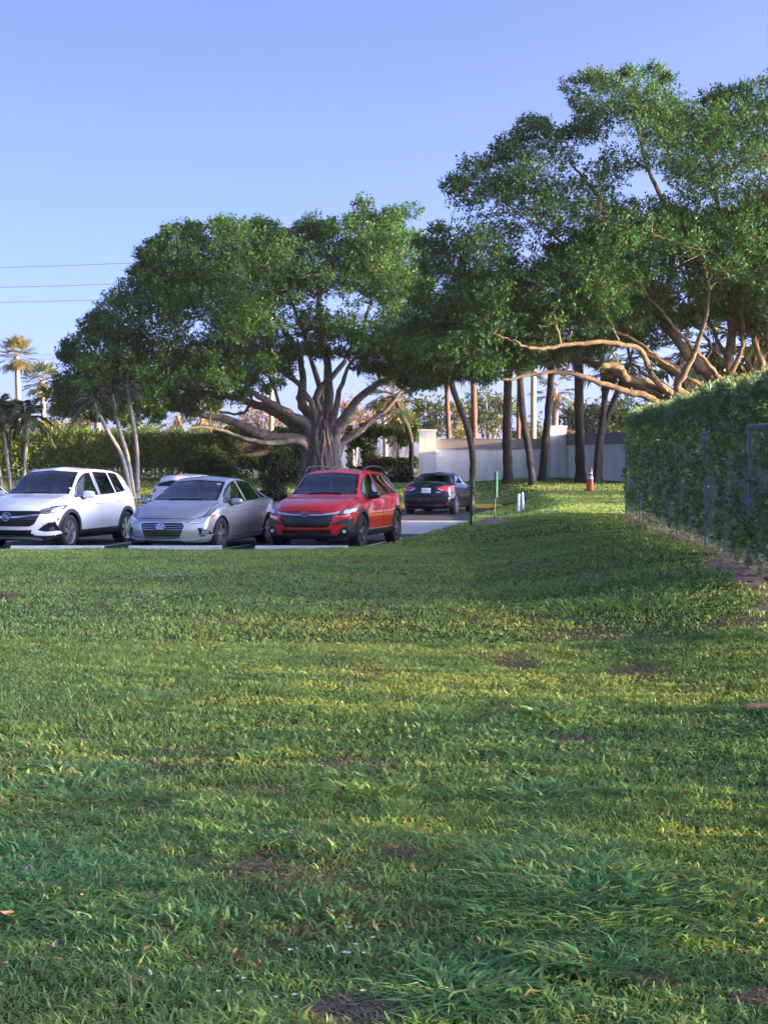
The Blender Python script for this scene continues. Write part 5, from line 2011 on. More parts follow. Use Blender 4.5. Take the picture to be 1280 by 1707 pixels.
    def mirrors(self, x, z, y, m, w=0.22, h=0.15):
        for s in (1, -1):
            mb = MB()
            V = []
            n1, n2 = 14, 8
            for j in range(n2 + 1):
                ph = -math.pi / 2 + math.pi * j / n2
                for i in range(n1):
                    a = 2 * math.pi * i / n1
                    cx = math.copysign(abs(math.cos(a)) ** 0.7, math.cos(a))
                    sz = math.copysign(abs(math.sin(a)) ** 0.7, math.sin(a))
                    yy = math.sin(ph)
                    rr = math.cos(ph) ** 0.5
                    V.append((0.07 * cx * rr + x - 0.02 * yy, s * (y + w / 2 + yy * w / 2), z + h / 2 * sz * rr * (1 - 0.12 * yy)))
            q = [(j * n1 + i, j * n1 + (i + 1) % n1, (j + 1) * n1 + (i + 1) % n1, (j + 1) * n1 + i) for j in range(n2) for i in range(n1)]
            mb.add(V, q, 0)
            mb.box((x - 0.004, s * (y - 0.02), z - h * 0.42), (0.06, 0.14, 0.05), mi=1)
            mb.box((x - 0.062, s * (y + w * 0.5), z), (0.012, w * 0.78, h * 0.7), mi=2)
            mb.build('wing_mirror', [m, BLACKPL, CHROME], self.root, smooth=60)

    def doors(self, spans, ztop_off=0.0, zb=None, handle_z=None, mat_=None):
        for (x0, x1, hx) in spans:
            xs_ = np.linspace(x0, x1, 16)
            zb_ = zb or self.S['zb'] + 0.14
            rl = self.S['arch'] + 0.06
            bot, top = [], []
            for x in xs_:
                zz = zb_
                for ax in self.S['axles']:
                    d = abs(x - ax)
                    if d < rl:
                        zz = max(zz, self.S['rw'] + math.sqrt(rl * rl - d * d))
                bot.append((x, zz))
                top.append((x, float(self.fzs(x)) - 0.045 + ztop_off))
            for ax in ('left', 'right'):
                d = self.patch('door', ax, bot, top, [mat_ or self.paint], off=0.0035, thick=0.004, nu=22, nv=12)
                hz = handle_z or float(self.fzs(hx)) - 0.13
                h, n, dd = self.cast(ax, hx, hz)
                s = 1 if ax == 'left' else -1
                m = MB()
                m.tube([(hx - 0.10, h.y - s * 0.005, hz), (hx - 0.085, h.y + s * 0.028, hz + 0.002), (hx, h.y + s * 0.034, hz + 0.004), (hx + 0.085, h.y + s * 0.028, hz + 0.003), (hx + 0.10, h.y - s * 0.005, hz)], 0.013, 8)
                m.build('handle', self.S.get('handle', self.paint), d, smooth=50)

    def interior(self, xd, xs0, belt, two_tone=None):
        w = self.fyw(0) - 0.13
        m = MB()
        m.box(((xd - 1.9) / 2, 0, belt - 0.22), (xd + 1.9, 2 * w, 0.02))
        m.build('cabin_floor', DASH, self.root)
        m = MB()
        m.prism([(0, -0.25), (0.42, -0.25), (0.46, 0.0), (0.30, 0.06), (0.02, 0.04)], (xd - 0.46, -w, belt - 0.03), (1, 0, 0), (0, 0, 1), (0, 1, 0), 2 * w)
        m.build('dashboard', DASH, self.root, bevel=0.02)
        for row, xs in enumerate((xs0, xs0 - 0.85)):
            for s in (1, -1):
                m = MB()
                y0 = s * 0.37
                m.prism([(0, -0.3), (0.16, -0.3), (0.04, 0.26), (-0.04, 0.28), (-0.10, 0.25)], (xs, y0 - 0.23, belt - 0.02), (1, 0, 0), (0, 0, 1), (0, 1, 0), 0.46)
                m.prism([(-0.10, 0.30), (0.0, 0.30), (-0.01, 0.43), (-0.08, 0.43)], (xs, y0 - 0.13, belt - 0.04), (1, 0, 0), (0, 0, 1), (0, 1, 0), 0.26)
                m.build('seat', TRIM, self.root, bevel=0.03)
        m = MB()
        V = []
        for i in range(20):
            a = 2 * math.pi * i / 20
            V.append((xd - 0.50 + 0.06 * math.sin(a), 0.37 + 0.18 * math.cos(a), belt + 0.03 + 0.17 * math.sin(a)))
        V.append(V[0])
        m.tube(V, 0.014, 6, caps=False)
        m.build('steering_wheel', DASH, self.root)

    def pt(self, axis, a, b, off=0.0):
        h, n, d = self.cast(axis, a, b)
        if n.dot(d) > 0:
            n = -n
        return np.array(h + n * off), np.array(n)

    def oval(self, mb, axis, a, b, rx, rz, off, mi, n=28, t=0.012, dome=0.0):
        """oval plaque on the front or rear face"""
        c, nn = self.pt(axis, a, b)
        s = 1 if axis == 'front' else -1
        u = np.array([0, 1.0 * s, 0])
        nn = nn / np.linalg.norm(nn)
        v = np.cross(nn, u)
        v /= np.linalg.norm(v)
        poly = [(rx * math.cos(2 * math.pi * i / n), rz * math.sin(2 * math.pi * i / n)) for i in range(n)]
        mb.prism(poly, c + nn * off, u, v, nn, t, mi)
        return c, u, v, nn


def ringpoly(mb, c, u, v, nn, rx, rz, w, off, t, mi, n=32, a0=0.0, a1=2 * math.pi):
    for i in range(n):
        p, q = a0 + (a1 - a0) * i / n, a0 + (a1 - a0) * (i + 1) / n
        poly = [(rx * math.cos(p), rz * math.sin(p)), (rx * math.cos(q), rz * math.sin(q)), ((rx - w) * math.cos(q), (rz - w) * math.sin(q)), ((rx - w) * math.cos(p), (rz - w) * math.sin(p))]
        mb.prism(poly, c + nn * off, u, v, nn, t, mi)


def arc_pts(cx, cz, r, a0, a1, n=26):
    return [(cx + r * math.cos(math.radians(a)), cz + r * math.sin(math.radians(a))) for a in np.linspace(a0, a1, n)]


def arch_trim(car, w, m, a0=-28, a1=208):
    for ax in car.S['axles']:
        car.both('arch_trim', arc_pts(ax, car.S['rw'], car.S['arch'] - 0.004, a0, a1), arc_pts(ax, car.S['rw'], car.S['arch'] + w, a0, a1), [m], off=0.008, thick=0.03, nu=34, nv=2)


def car_xy(px, Y):
    return (px - 640.0) / F * Y


def place(px, Y, yaw_deg, L, rear=False):
    """origin so that the middle of the front (or rear) face sits at photo column px, depth Y"""
    x = car_xy(px, Y)
    a = math.radians(yaw_deg)
    if not rear:
        fx, fy = -math.sin(a), -math.cos(a)
        return (x - fx * L / 2, Y - fy * L / 2), math.atan2(fy, fx)
    fx, fy = math.sin(a), math.cos(a)
    return (x + fx * L / 2, Y + fy * L / 2), math.atan2(fy, fx)


# ---------------- red crossover
def red_car():
    L = 4.48
    S = dict(L=L, zb=0.235, zmid=0.66, rw=0.348, arch=0.395, axles=(1.30, -1.37), track=0.775,
             top=[(-2.24, 0.98), (-2.14, 1.10), (-1.80, 1.44), (-1.55, 1.515), (-0.9, 1.565), (-0.2, 1.58), (0.22, 1.545), (0.45, 1.46), (1.02, 1.085), (1.25, 1.035), (1.75, 0.975), (2.08, 0.90), (2.20, 0.84), (2.24, 0.78)],
             belt=[(-2.24, 0.94), (-1.7, 1.03), (0, 0.985), (0.9, 0.95), (1.5, 0.90), (2.0, 0.84), (2.24, 0.72)],
             yroof=[(-2.24, 0.62), (-1.8, 0.55), (-1.0, 0.575), (0, 0.585), (0.4, 0.60), (1.0, 0.70), (1.3, 0.735), (1.8, 0.72), (2.24, 0.62)],
             plan=[(-2.24, 0.80), (-1.9, 0.87), (-1.4, 0.895), (0, 0.90), (1.3, 0.90), (1.8, 0.885), (2.24, 0.82)],
             nose=([0.2, 0.09], [0.34, 0.02], [0.5, 0.0], [0.66, 0.01], [0.78, 0.05], [0.95, 0.14]),
             tail=([0.2, 0.08], [0.45, 0.0], [0.7, 0.01], [0.95, 0.04], [1.2, 0.0]), bowf=0.36, bowr=0.24)
    (x, y), rz = place(508, 31.0, 15.0, L * 1.06)
    c = Car('parked_car', 'red crossover with black wheel arch cladding and roof rails', S, P_RED, (x, y, -0.03), rz)
    c.root.scale = (1.06, 1.06, 1.06)
    c.screen('windscreen', 1.00, 0.67, 0.36, 0.545, GLASS, 0.06)
    c.screen('rear_window', -1.80, 0.48, -2.12, 0.58, GLASSDARK, -0.03, 8)
    c.side_windows([(-0.10, 0.93, GLASS), (-1.02, -0.19, GLASSDARK), (-1.62, -1.09, GLASSDARK)])
    c.finish()
    c.interior(1.0, -0.10, 1.0)
    c.doors([(-0.14, 1.00, 0.02), (-1.10, -0.16, -0.98)])
    arch_trim(c, 0.065, BLACKPL)
    c.both('sill_cladding', [(-1.0, 0.245), (0.93, 0.245)], [(-1.0, 0.37), (0.93, 0.37)], [BLACKPL], off=0.012, nu=16, nv=3)
    c.both('side_strip', [(-0.98, 0.385), (0.88, 0.375)], [(-0.98, 0.40), (0.88, 0.39)], [SILVERTRIM], off=0.014, nu=16, nv=1)
    # face
    g = c.patch('grille', 'front', [(-0.46, 0.48), (-0.42, 0.45), (0.42, 0.45), (0.46, 0.48)], [(-0.53, 0.66), (-0.50, 0.725), (0.50, 0.725), (0.53, 0.66)], [GLOSSBLK], off=0.006, nu=22, nv=7)
    for z, wd in ((0.50, 0.42), (0.545, 0.46), (0.59, 0.48), (0.635, 0.48)):
        pts = [(wd * t, z + 0.016 * (1 if (k % 2) else -1)) for k, t in enumerate(np.linspace(-1, 1, 11))]
        c.strip('grille_bar', 'front', pts, 0.014, [BLACKPL], off=0.016, n=31, parent=g)
    for s in (1, -1):
        c.strip('chrome_wing', 'front', [(0.09 * s, 0.685), (0.30 * s, 0.688), (0.50 * s, 0.705), (0.62 * s, 0.735)], 0.032, [SILVERTRIM], off=0.020, n=20)
    m = MB()
    q, u, v, nn = c.oval(m, 'front', 0, 0.69, 0.082, 0.046, 0.014, 0, t=0.016)
    ringpoly(m, q, u, v, nn, 0.088, 0.051, 0.010, 0.016, 0.020, 1)
    for (a, b, r) in ((-0.040, 0.012, 0.017), (-0.012, 0.020, 0.010), (0.012, 0.014, 0.009), (0.036, 0.012, 0.009), (0.002, -0.010, 0.009), (0.030, -0.014, 0.009)):
        star = [(a + r * (1 if k % 2 == 0 else 0.38) * math.cos(math.pi / 2 + k * math.pi / 4), b + r * (1 if k % 2 == 0 else 0.38) * math.sin(math.pi / 2 + k * math.pi / 4)) for k in range(8)]
        m.prism(star, q + nn * 0.031, u, v, nn, 0.004, 1)
    m.build('emblem', [BLUEENAMEL, CHROME], c.root)
    for s in (1, -1):
        k = [(s * a, b) for a, b in ((0.55, 0.700), (0.66, 0.685), (0.80, 0.700), (0.865, 0.745))]
        t = [(s * a, b) for a, b in ((0.55, 0.725), (0.66, 0.775), (0.80, 0.815), (0.870, 0.835))]
        hl = c.patch('headlight', 'front', k, t, [LAMPCLEAR, GLOSSBLK], off=0.008, nu=20, nv=8, frit=1)
        c.patch('lamp_lens', 'front', [(s * 0.70, 0.705), (s * 0.76, 0.71)], [(s * 0.70, 0.775), (s * 0.76, 0.79)], [LAMPWHITE], off=0.013, nu=4, nv=3, parent=hl)
        c.patch('lamp_housing', 'front', [(s * 0.60, 0.698), (s * 0.69, 0.700)], [(s * 0.60, 0.735), (s * 0.69, 0.765)], [LAMPDARK], off=0.012, nu=4, nv=3, parent=hl)
        # black corner cladding
        c.patch('corner_cladding', 'front', [(s * 0.50, 0.505), (s * 0.60, 0.500), (s * 0.74, 0.505), (s * 0.80, 0.50)], [(s * 0.50, 0.52), (s * 0.62, 0.575), (s * 0.74, 0.615), (s * 0.845, 0.62)], [BLACKPL], off=0.010, nu=14, nv=4)
        c.patch('corner_cladding', 'front', [(s * 0.60, 0.235), (s * 0.72, 0.235), (s * 0.80, 0.24), (s * 0.855, 0.26)], [(s * 0.60, 0.30), (s * 0.66, 0.44), (s * 0.78, 0.52), (s * 0.845, 0.60)], [BLACKPL], off=0.009, nu=14, nv=6)
        m = MB()
        q, u, v, nn = c.oval(m, 'front', s * 0.715, 0.375, 0.075, 0.075, 0.008, 0, t=0.012)
        nn = np.array([0.97, s * 0.24, 0])
        v = np.array([0, 0, 1.0])
        u = np.cross(v, nn)
        m.prism([(0.035 * math.cos(a), 0.035 * math.sin(a)) for a in np.linspace(0, 6.283, 17)[:-1]], q + nn * 0.022, u, v, nn, 0.016, 1)
        m.build('fog_light', [GLOSSBLK, LAMPWHITE], c.root)
    c.patch('lower_intake', 'front', [(-0.50, 0.325), (0.50, 0.325)], [(-0.48, 0.405), (0.48, 0.405)], [GLOSSBLK], off=0.007, nu=18, nv=3)
    c.patch('bumper', 'front', [(-0.72, 0.237), (0, 0.237), (0.72, 0.237)], [(-0.68, 0.30), (0, 0.318), (0.68, 0.30)], [BLACKPL], off=0.020, nu=24, nv=3, thick=0.02)
    c.strip('bonnet_seam', 'front', [(-0.66, 0.742), (-0.3, 0.752), (0.3, 0.752), (0.66, 0.742)], 0.008, [GLOSSBLK], off=0.003, n=26)
    for s in (1, -1):
        c.strip('bonnet_seam', 'top', [(1.05, s * 0.715), (1.5, s * 0.735), (1.9, s * 0.70)], 0.008, [GLOSSBLK], off=0.003, n=20)
        # rails
        m = MB()
        pts = [(0.30, s * 0.60, 1.50), (0.22, s * 0.605, 1.565), (0.05, s * 0.605, 1.60), (-0.5, s * 0.60, 1.625), (-1.1, s * 0.585, 1.60), (-1.35, s * 0.575, 1.555), (-1.42, s * 0.57, 1.50)]
        m.tube(smooth_path(pts, 4), 0.018, 8)
        m.build('roof_rail', BLACKPL, c.root, smooth=60)
        c.patch('taillight', 'rear', [(s * 0.60, 0.86), (s * 0.78, 0.88)], [(s * 0.60, 0.97), (s * 0.78, 1.00)], [REDLENS], off=0.012, nu=8, nv=4)
        c.patch('windscreen_wiper', 'top', [(1.03, s * 0.10 - 0.2), (1.01, s * 0.10 + 0.25)], [(1.01, s * 0.10 - 0.2), (0.99, s * 0.10 + 0.25)], [BLACKPL], off=0.02, nu=8, nv=1)
    c.mirrors(0.72, 1.045, 0.86, GLOSSBLK, 0.21, 0.15)
    c.wheels('blade', DARKALLOY, ALLOY, 5)
    m = MB()
    m.box((0.50, 0.0, 1.22), (0.01, 0.055, 0.14))
    m.box((0.50, 0.0, 1.325), (0.01, 0.03, 0.06))
    m.tube([(0.49, 0, 1.35), (0.47, 0, 1.43)], 0.003, 4)
    m.build('hanging_tag', mat('pale_blue_card', (0.50, 0.62, 0.72), 0.5), c.root)
    m = MB()
    m.box((0.40, 0, 1.42), (0.03, 0.24, 0.06))
    m.build('inner_mirror', GLOSSBLK, c.root, bevel=0.01)


red_car()


# ---------------- silver sedan (also the white one beyond the white crossover)
def sedan_front(px, Y, yaw, pnt, name, label, z0, full=True):
    L = 4.57
    S = dict(L=L, zb=0.17, zmid=0.60, rw=0.325, arch=0.365, axles=(1.40, -1.30), track=0.775,
             top=[(-2.285, 0.93), (-2.15, 1.015), (-1.85, 1.05), (-1.55, 1.13), (-0.95, 1.365), (-0.55, 1.425), (-0.15, 1.44), (0.20, 1.405), (0.45, 1.315), (1.12, 0.985), (1.35, 0.935), (1.85, 0.83), (2.15, 0.735), (2.25, 0.69), (2.285, 0.65)],
             belt=[(-2.285, 0.86), (-1.7, 0.965), (-0.5, 0.93), (0.5, 0.89), (1.1, 0.865), (1.6, 0.82), (2.1, 0.71), (2.285, 0.60)],
             yroof=[(-2.285, 0.60), (-1.7, 0.62), (-0.9, 0.555), (0, 0.565), (0.4, 0.58), (1.1, 0.70), (1.4, 0.735), (1.8, 0.70), (2.285, 0.58)],
             plan=[(-2.285, 0.78), (-1.9, 0.86), (-1.4, 0.892), (0, 0.90), (1.4, 0.90), (1.85, 0.88), (2.285, 0.81)],
             nose=([0.17, 0.10], [0.28, 0.015], [0.42, 0.0], [0.58, 0.02], [0.70, 0.08], [0.95, 0.16]),
             tail=([0.2, 0.10], [0.45, 0.0], [0.7, 0.0], [0.95, 0.05]), bowf=0.42, bowr=0.26)
    (x, y), rz = place(px, Y, yaw, L * 1.06)
    c = Car(name, label, S, pnt, (x, y, z0), rz)
    c.root.scale = (1.06, 1.06, 1.06)
    c.screen('windscreen', 1.09, 0.67, 0.32, 0.54, GLASS, 0.07)
    c.screen('rear_window', -1.00, 0.52, -1.62, 0.60, GLASSDARK, -0.05)
    c.side_windows([(-0.02, 0.98, GLASS), (-0.92, -0.10, GLASSDARK), (-1.32, -0.99, GLASSDARK)], lift=0.03)
    c.finish()
    c.interior(1.1, -0.05, 0.92)
    c.doors([(-0.06, 1.02, 0.10), (-1.02, -0.08, -0.88)], zb=0.30)
    c.both('sill', [(-0.93, 0.178), (1.02, 0.178)], [(-0.93, 0.245), (1.02, 0.245)], [pnt], off=0.012, nu=16, nv=2)
    c.both('chrome_strip', [(-0.95, 0.335), (0.98, 0.270)], [(-0.95, 0.352), (0.98, 0.282)], [pnt], off=0.014, nu=20, nv=1)
    c.both('window_trim', [(-1.35, 0.955), (-0.5, 0.946), (0.98, 0.902)], [(-1.35, 0.967), (-0.5, 0.958), (0.98, 0.912)], [CHROME], off=0.006, nu=26, nv=1)
    g = c.patch('grille', 'front', [(-0.35, 0.285), (-0.32, 0.27), (0.32, 0.27), (0.35, 0.285)], [(-0.44, 0.50), (-0.40, 0.565), (0.40, 0.565), (0.44, 0.50)], [GLOSSBLK], off=0.004, nu=22, nv=8)
    for z, wd in ((0.305, 0.345), (0.348, 0.365), (0.392, 0.385), (0.436, 0.405), (0.48, 0.42), (0.523, 0.415)):
        c.strip('grille_bar', 'front', [(-wd, z), (0, z - 0.004), (wd, z)], 0.017, [LAMPDARK], off=0.014, n=25, parent=g)
    for s in (1, -1):
        c.strip('grille_frame', 'front', [(s * 0.30, 0.272), (s * 0.345, 0.285), (s * 0.445, 0.50), (s * 0.41, 0.562)], 0.010, [CHROME], off=0.012, n=22, parent=g)
    c.strip('grille_frame', 'front', [(-0.41, 0.568), (0, 0.575), (0.41, 0.568)], 0.010, [CHROME], off=0.012, n=22, parent=g)
    m = MB()
    q, u, v, nn = c.oval(m, 'front', 0, 0.495, 0.092, 0.050, 0.012, 0, t=0.010)
    ringpoly(m, q, u, v, nn, 0.098, 0.055, 0.012, 0.014, 0.018, 1)
    for a in (-0.036, 0.036):
        m.prism([(a - 0.016 - 0.012, -0.036), (a + 0.006 - 0.012, -0.036), (a + 0.016 + 0.012, 0.036), (a - 0.006 + 0.012, 0.036)], q + nn * 0.020, u, v, nn, 0.010, 1)
    m.prism([(-0.05, -0.012), (0.03, -0.002), (0.05, 0.012), (-0.03, 0.004)], q + nn * 0.020, u, v, nn, 0.009, 1)
    m.build('emblem', [LAMPDARK, CHROME], c.root)
    for s in (1, -1):
        k = [(s * a, b) for a, b in ((0.475, 0.575), (0.60, 0.545), (0.74, 0.565), (0.835, 0.62))]
        t = [(s * a, b) for a, b in ((0.475, 0.585), (0.60, 0.645), (0.74, 0.69), (0.845, 0.715))]
        hl = c.patch('headlight', 'front', k, t, [LAMPCLEAR, GLOSSBLK], off=0.007, nu=22, nv=9, frit=1)
        for a in (0.63, 0.70):
            m = MB()
            q, u, v, nn = c.oval(m, 'front', s * a, 0.607 + (a - 0.63) * 0.25, 0.030, 0.028, 0.012, 0, t=0.008)
            m.build('lamp_lens', [LAMPWHITE], hl)
        c.patch('amber_lens', 'front', [(s * 0.80, 0.605), (s * 0.838, 0.63)], [(s * 0.80, 0.70), (s * 0.846, 0.712)], [AMBER], off=0.011, nu=4, nv=4, parent=hl)
        c.patch('corner_vent', 'front', [(s * 0.47, 0.30), (s * 0.60, 0.285), (s * 0.72, 0.305), (s * 0.82, 0.355)], [(s * 0.49, 0.40), (s * 0.60, 0.455), (s * 0.72, 0.465), (s * 0.80, 0.46)], [pnt], off=-0.012, thick=0.03, nu=12, nv=4)
        f = c.patch('fog_light', 'front', [(s * 0.70, 0.305), (s * 0.76, 0.30), (s * 0.83, 0.355)], [(s * 0.655, 0.465), (s * 0.72, 0.462), (s * 0.80, 0.43)], [GLOSSBLK], off=0.007, nu=10, nv=5)
        for q in range(4):
            c.strip('vent_slat', 'front', [(s * (0.695 + q * 0.008), 0.335 + q * 0.033), (s * (0.80 + q * 0.002), 0.345 + q * 0.033)], 0.012, [SILVERTRIM], off=0.014, n=8, parent=f)
        c.strip('lower_lip', 'front', [(s * 0.38, 0.235), (s * 0.60, 0.245), (s * 0.76, 0.29), (s * 0.83, 0.345)], 0.028, [pnt], off=0.022, n=22, thick=0.02)
        c.strip('bonnet_seam', 'top', [(1.12, s * 0.715), (1.6, s * 0.72), (1.95, s * 0.66)], 0.008, [GLOSSBLK], off=0.003, n=20)
        c.patch('taillight', 'rear', [(s * 0.50, 0.74), (s * 0.80, 0.76)], [(s * 0.50, 0.84), (s * 0.80, 0.88)], [REDLENS], off=0.01, nu=8, nv=4)
        c.patch('windscreen_wiper', 'top', [(1.13, s * 0.12 - 0.2), (1.11, s * 0.12 + 0.25)], [(1.11, s * 0.12 - 0.2), (1.09, s * 0.12 + 0.25)], [BLACKPL], off=0.02, nu=8, nv=1)
    c.strip('bonnet_seam', 'front', [(-0.60, 0.63), (-0.3, 0.64), (0.3, 0.64), (0.60, 0.63)], 0.008, [GLOSSBLK], off=0.003, n=24)
    c.patch('lower_intake', 'front', [(-0.44, 0.185), (0.44, 0.185)], [(-0.40, 0.225), (0.40, 0.225)], [BLACKPL], off=0.006, nu=18, nv=2)
    c.strip('lower_lip', 'front', [(-0.40, 0.245), (0, 0.24), (0.40, 0.245)], 0.020, [pnt], off=0.014, n=20)
    c.mirrors(0.80, 0.945, 0.85, pnt, 0.22, 0.13)
    c.wheels('twin', DARKALLOY, ALLOY, 5, 0.235)
    m = MB()
    m.box((0.42, 0, 1.30), (0.03, 0.22, 0.06))
    m.build('inner_mirror', GLOSSBLK, c.root, bevel=0.01)
    if full:
        m = MB()
        m.box((0.985, 0.50, 0.985), (0.004, 0.12, 0.03))
        m.box((0.50, 0.47, 1.28), (0.004, 0.075, 0.03))
        m.build('sticker', PLATE, c.root)


sedan_front(268, 30.5, 15.0, P_SILVER, 'parked_car', 'silver sedan with hexagonal slatted grille between two crossovers', -0.04)
sedan_front(-172, 34.6, 12.5, P_WHITE, 'parked_car', 'white sedan cut off by the left edge of the photo', -0.04, False)


# ---------------- white crossover
def white_suv():
    L = 4.35
    S = dict(L=L, zb=0.215, zmid=0.68, rw=0.345, arch=0.395, axles=(1.27, -1.325), track=0.775,
             top=[(-2.175, 1.02), (-2.08, 1.14), (-1.78, 1.50), (-1.55, 1.565), (-0.9, 1.615), (-0.3, 1.63), (0.12, 1.605), (0.36, 1.53), (0.98, 1.11), (1.2, 1.065), (1.7, 1.01), (2.0, 0.94), (2.13, 0.87), (2.175, 0.80)],
             belt=[(-2.175, 1.0), (-1.6, 1.09), (-0.8, 1.045), (0.2, 1.01), (0.95, 0.985), (1.5, 0.93), (2.0, 0.86), (2.175, 0.74)],
             yroof=[(-2.175, 0.62), (-1.75, 0.55), (-1.0, 0.575), (0, 0.59), (0.35, 0.60), (1.0, 0.71), (1.3, 0.745), (1.8, 0.74), (2.175, 0.64)],
             plan=[(-2.175, 0.80), (-1.85, 0.87), (-1.35, 0.90), (0, 0.905), (1.25, 0.905), (1.75, 0.89), (2.175, 0.83)],
             nose=([0.2, 0.09], [0.34, 0.02], [0.5, 0.0], [0.66, 0.0], [0.80, 0.05], [1.0, 0.15]),
             tail=([0.2, 0.08], [0.45, 0.0], [0.7, 0.01], [0.95, 0.04], [1.2, 0.0]), bowf=0.38, bowr=0.24)
    (x, y), rz = place(12, 31.3, 15.5, L * 1.06)
    c = Car('parked_car', 'white crossover with black lower cladding at the left', S, P_WHITE, (x, y, -0.05), rz)
    c.root.scale = (1.06, 1.06, 1.06)
    c.screen('windscreen', 0.96, 0.68, 0.27, 0.55, GLASS, 0.06)
    c.screen('rear_window', -1.76, 0.48, -2.05, 0.58, GLASSDARK, -0.03, 8)
    c.side_windows([(-0.06, 0.90, GLASS), (-0.86, -0.18, GLASSDARK), (-1.36, -0.92, GLASSDARK)], lift=0.035, drop=0.085)
    c.both('window_pillar', [(-0.175, 1.045), (-0.065, 1.04)], [(-0.20, 1.54), (-0.10, 1.54)], [SILVERTRIM], off=0.006, nu=3, nv=9)
    c.finish()
    c.interior(0.96, -0.10, 1.03)
    c.doors([(-0.10, 0.97, 0.06), (-1.06, -0.12, -0.92)])
    arch_trim(c, 0.07, BLACKPL)
    c.both('sill_cladding', [(-0.95, 0.225), (0.90, 0.225)], [(-0.95, 0.40), (0.90, 0.38)], [BLACKPL], off=0.012, nu=16, nv=3)
    g = c.patch('grille', 'front', [(-0.52, 0.525), (-0.44, 0.48), (0.44, 0.48), (0.52, 0.525)], [(-0.62, 0.735), (-0.58, 0.775), (0.58, 0.775), (0.62, 0.735)], [GLOSSBLK], off=0.006, nu=24, nv=8)
    for z in (0.51, 0.545, 0.58, 0.615):
        wd = 0.40 + (z - 0.5) * 1.0
        c.strip('grille_bar', 'front', [(-wd, z), (wd, z)], 0.010, [BLACKPL], off=0.014, n=25, parent=g)
    for s in (1, -1):
        c.strip('chrome_wing', 'front', [(s * 0.10, 0.655), (s * 0.26, 0.66), (s * 0.44, 0.685), (s * 0.60, 0.70)], 0.024, [CHROME], off=0.018, n=20)
    m = MB()
    q, u, v, nn = c.oval(m, 'front', 0, 0.66, 0.082, 0.082, 0.012, 0, t=0.012)
    ringpoly(m, q, u, v, nn, 0.092, 0.092, 0.012, 0.014, 0.020, 1)
    for k in (-1, 0, 1):
        a, b = 0.036 * k, -0.022 * k
        sh = [(a - 0.022, b + 0.030), (a + 0.022, b + 0.018), (a + 0.020, b - 0.012), (a, b - 0.032), (a - 0.020, b - 0.004)]
        m.prism(sh, q + nn * 0.022, u, v, nn, 0.008, 1)
    m.build('emblem', [LAMPDARK, CHROME], c.root)
    for s in (1, -1):
        k = [(s * a, b) for a, b in ((0.60, 0.725), (0.70, 0.715), (0.80, 0.735), (0.868, 0.785))]
        t = [(s * a, b) for a, b in ((0.60, 0.785), (0.70, 0.825), (0.80, 0.855), (0.875, 0.875))]
        hl = c.patch('headlight', 'front', k, t, [LAMPCLEAR, GLOSSBLK], off=0.008, nu=20, nv=8, frit=1)
        c.patch('lamp_housing', 'front', [(s * 0.615, 0.735), (s * 0.75, 0.745)], [(s * 0.615, 0.775), (s * 0.75, 0.800)], [LAMPDARK], off=0.012, nu=6, nv=3, parent=hl)
        c.strip('lamp_strip', 'front', [(s * 0.60, 0.79), (s * 0.74, 0.838), (s * 0.86, 0.872)], 0.012, [GLOSSBLK], off=0.013, n=16, parent=hl)
        f = c.patch('fog_light', 'front', [(s * 0.57, 0.405), (s * 0.70, 0.375), (s * 0.80, 0.385), (s * 0.845, 0.40)], [(s * 0.58, 0.42), (s * 0.72, 0.535), (s * 0.79, 0.575), (s * 0.83, 0.575)], [GLOSSBLK], off=0.008, nu=12, nv=6)
        c.patch('lamp_lens', 'front', [(s * 0.755, 0.40), (s * 0.815, 0.405)], [(s * 0.755, 0.46), (s * 0.815, 0.465)], [LAMPDARK], off=0.014, nu=3, nv=3, parent=f)
        c.strip('fog_trim', 'front', [(s * 0.66, 0.50), (s * 0.74, 0.555), (s * 0.81, 0.57)], 0.02, [SILVERTRIM], off=0.014, n=10, parent=f)
        c.strip('bumper_blade', 'front', [(s * 0.46, 0.375), (s * 0.60, 0.335), (s * 0.76, 0.335), (s * 0.85, 0.36)], 0.055, [P_WHITE], off=0.02, n=18, thick=0.02)
        c.strip('skid_trim', 'front', [(0, 0.262), (s * 0.42, 0.262), (s * 0.55, 0.24), (s * 0.62, 0.228)], 0.028, [SILVERTRIM], off=0.024, n=22, thick=0.02)
        c.strip('bonnet_seam', 'top', [(1.02, s * 0.725), (1.5, s * 0.745), (1.85, s * 0.71)], 0.008, [GLOSSBLK], off=0.003, n=20)
        c.patch('taillight', 'left' if s > 0 else 'right', [(-2.00, 0.95), (-1.80, 0.985)], [(-1.98, 1.035), (-1.80, 1.02)], [REDLENS], off=0.012, nu=8, nv=4)
        c.patch('windscreen_wiper', 'top', [(0.99, s * 0.10 - 0.2), (0.97, s * 0.10 + 0.25)], [(0.97, s * 0.10 - 0.2), (0.95, s * 0.10 + 0.25)], [BLACKPL], off=0.02, nu=8, nv=1)
    c.patch('lower_intake', 'front', [(-0.50, 0.30), (0.50, 0.30)], [(-0.48, 0.41), (0.48, 0.41)], [GLOSSBLK], off=0.007, nu=18, nv=3)
    c.patch('bumper', 'front', [(-0.80, 0.218), (0, 0.218), (0.80, 0.218)], [(-0.80, 0.315), (-0.5, 0.295), (0.5, 0.295), (0.80, 0.315)], [BLACKPL], off=0.012, nu=26, nv=3, thick=0.02)
    for ax, s in (('left', 1), ('right', -1)):
        c.patch('side_marker', ax, [(1.68, 0.60), (1.76, 0.575)], [(1.69, 0.655), (1.76, 0.63)], [AMBER], off=0.006, nu=3, nv=2)
    c.mirrors(0.68, 1.075, 0.87, P_WHITE, 0.23, 0.155)
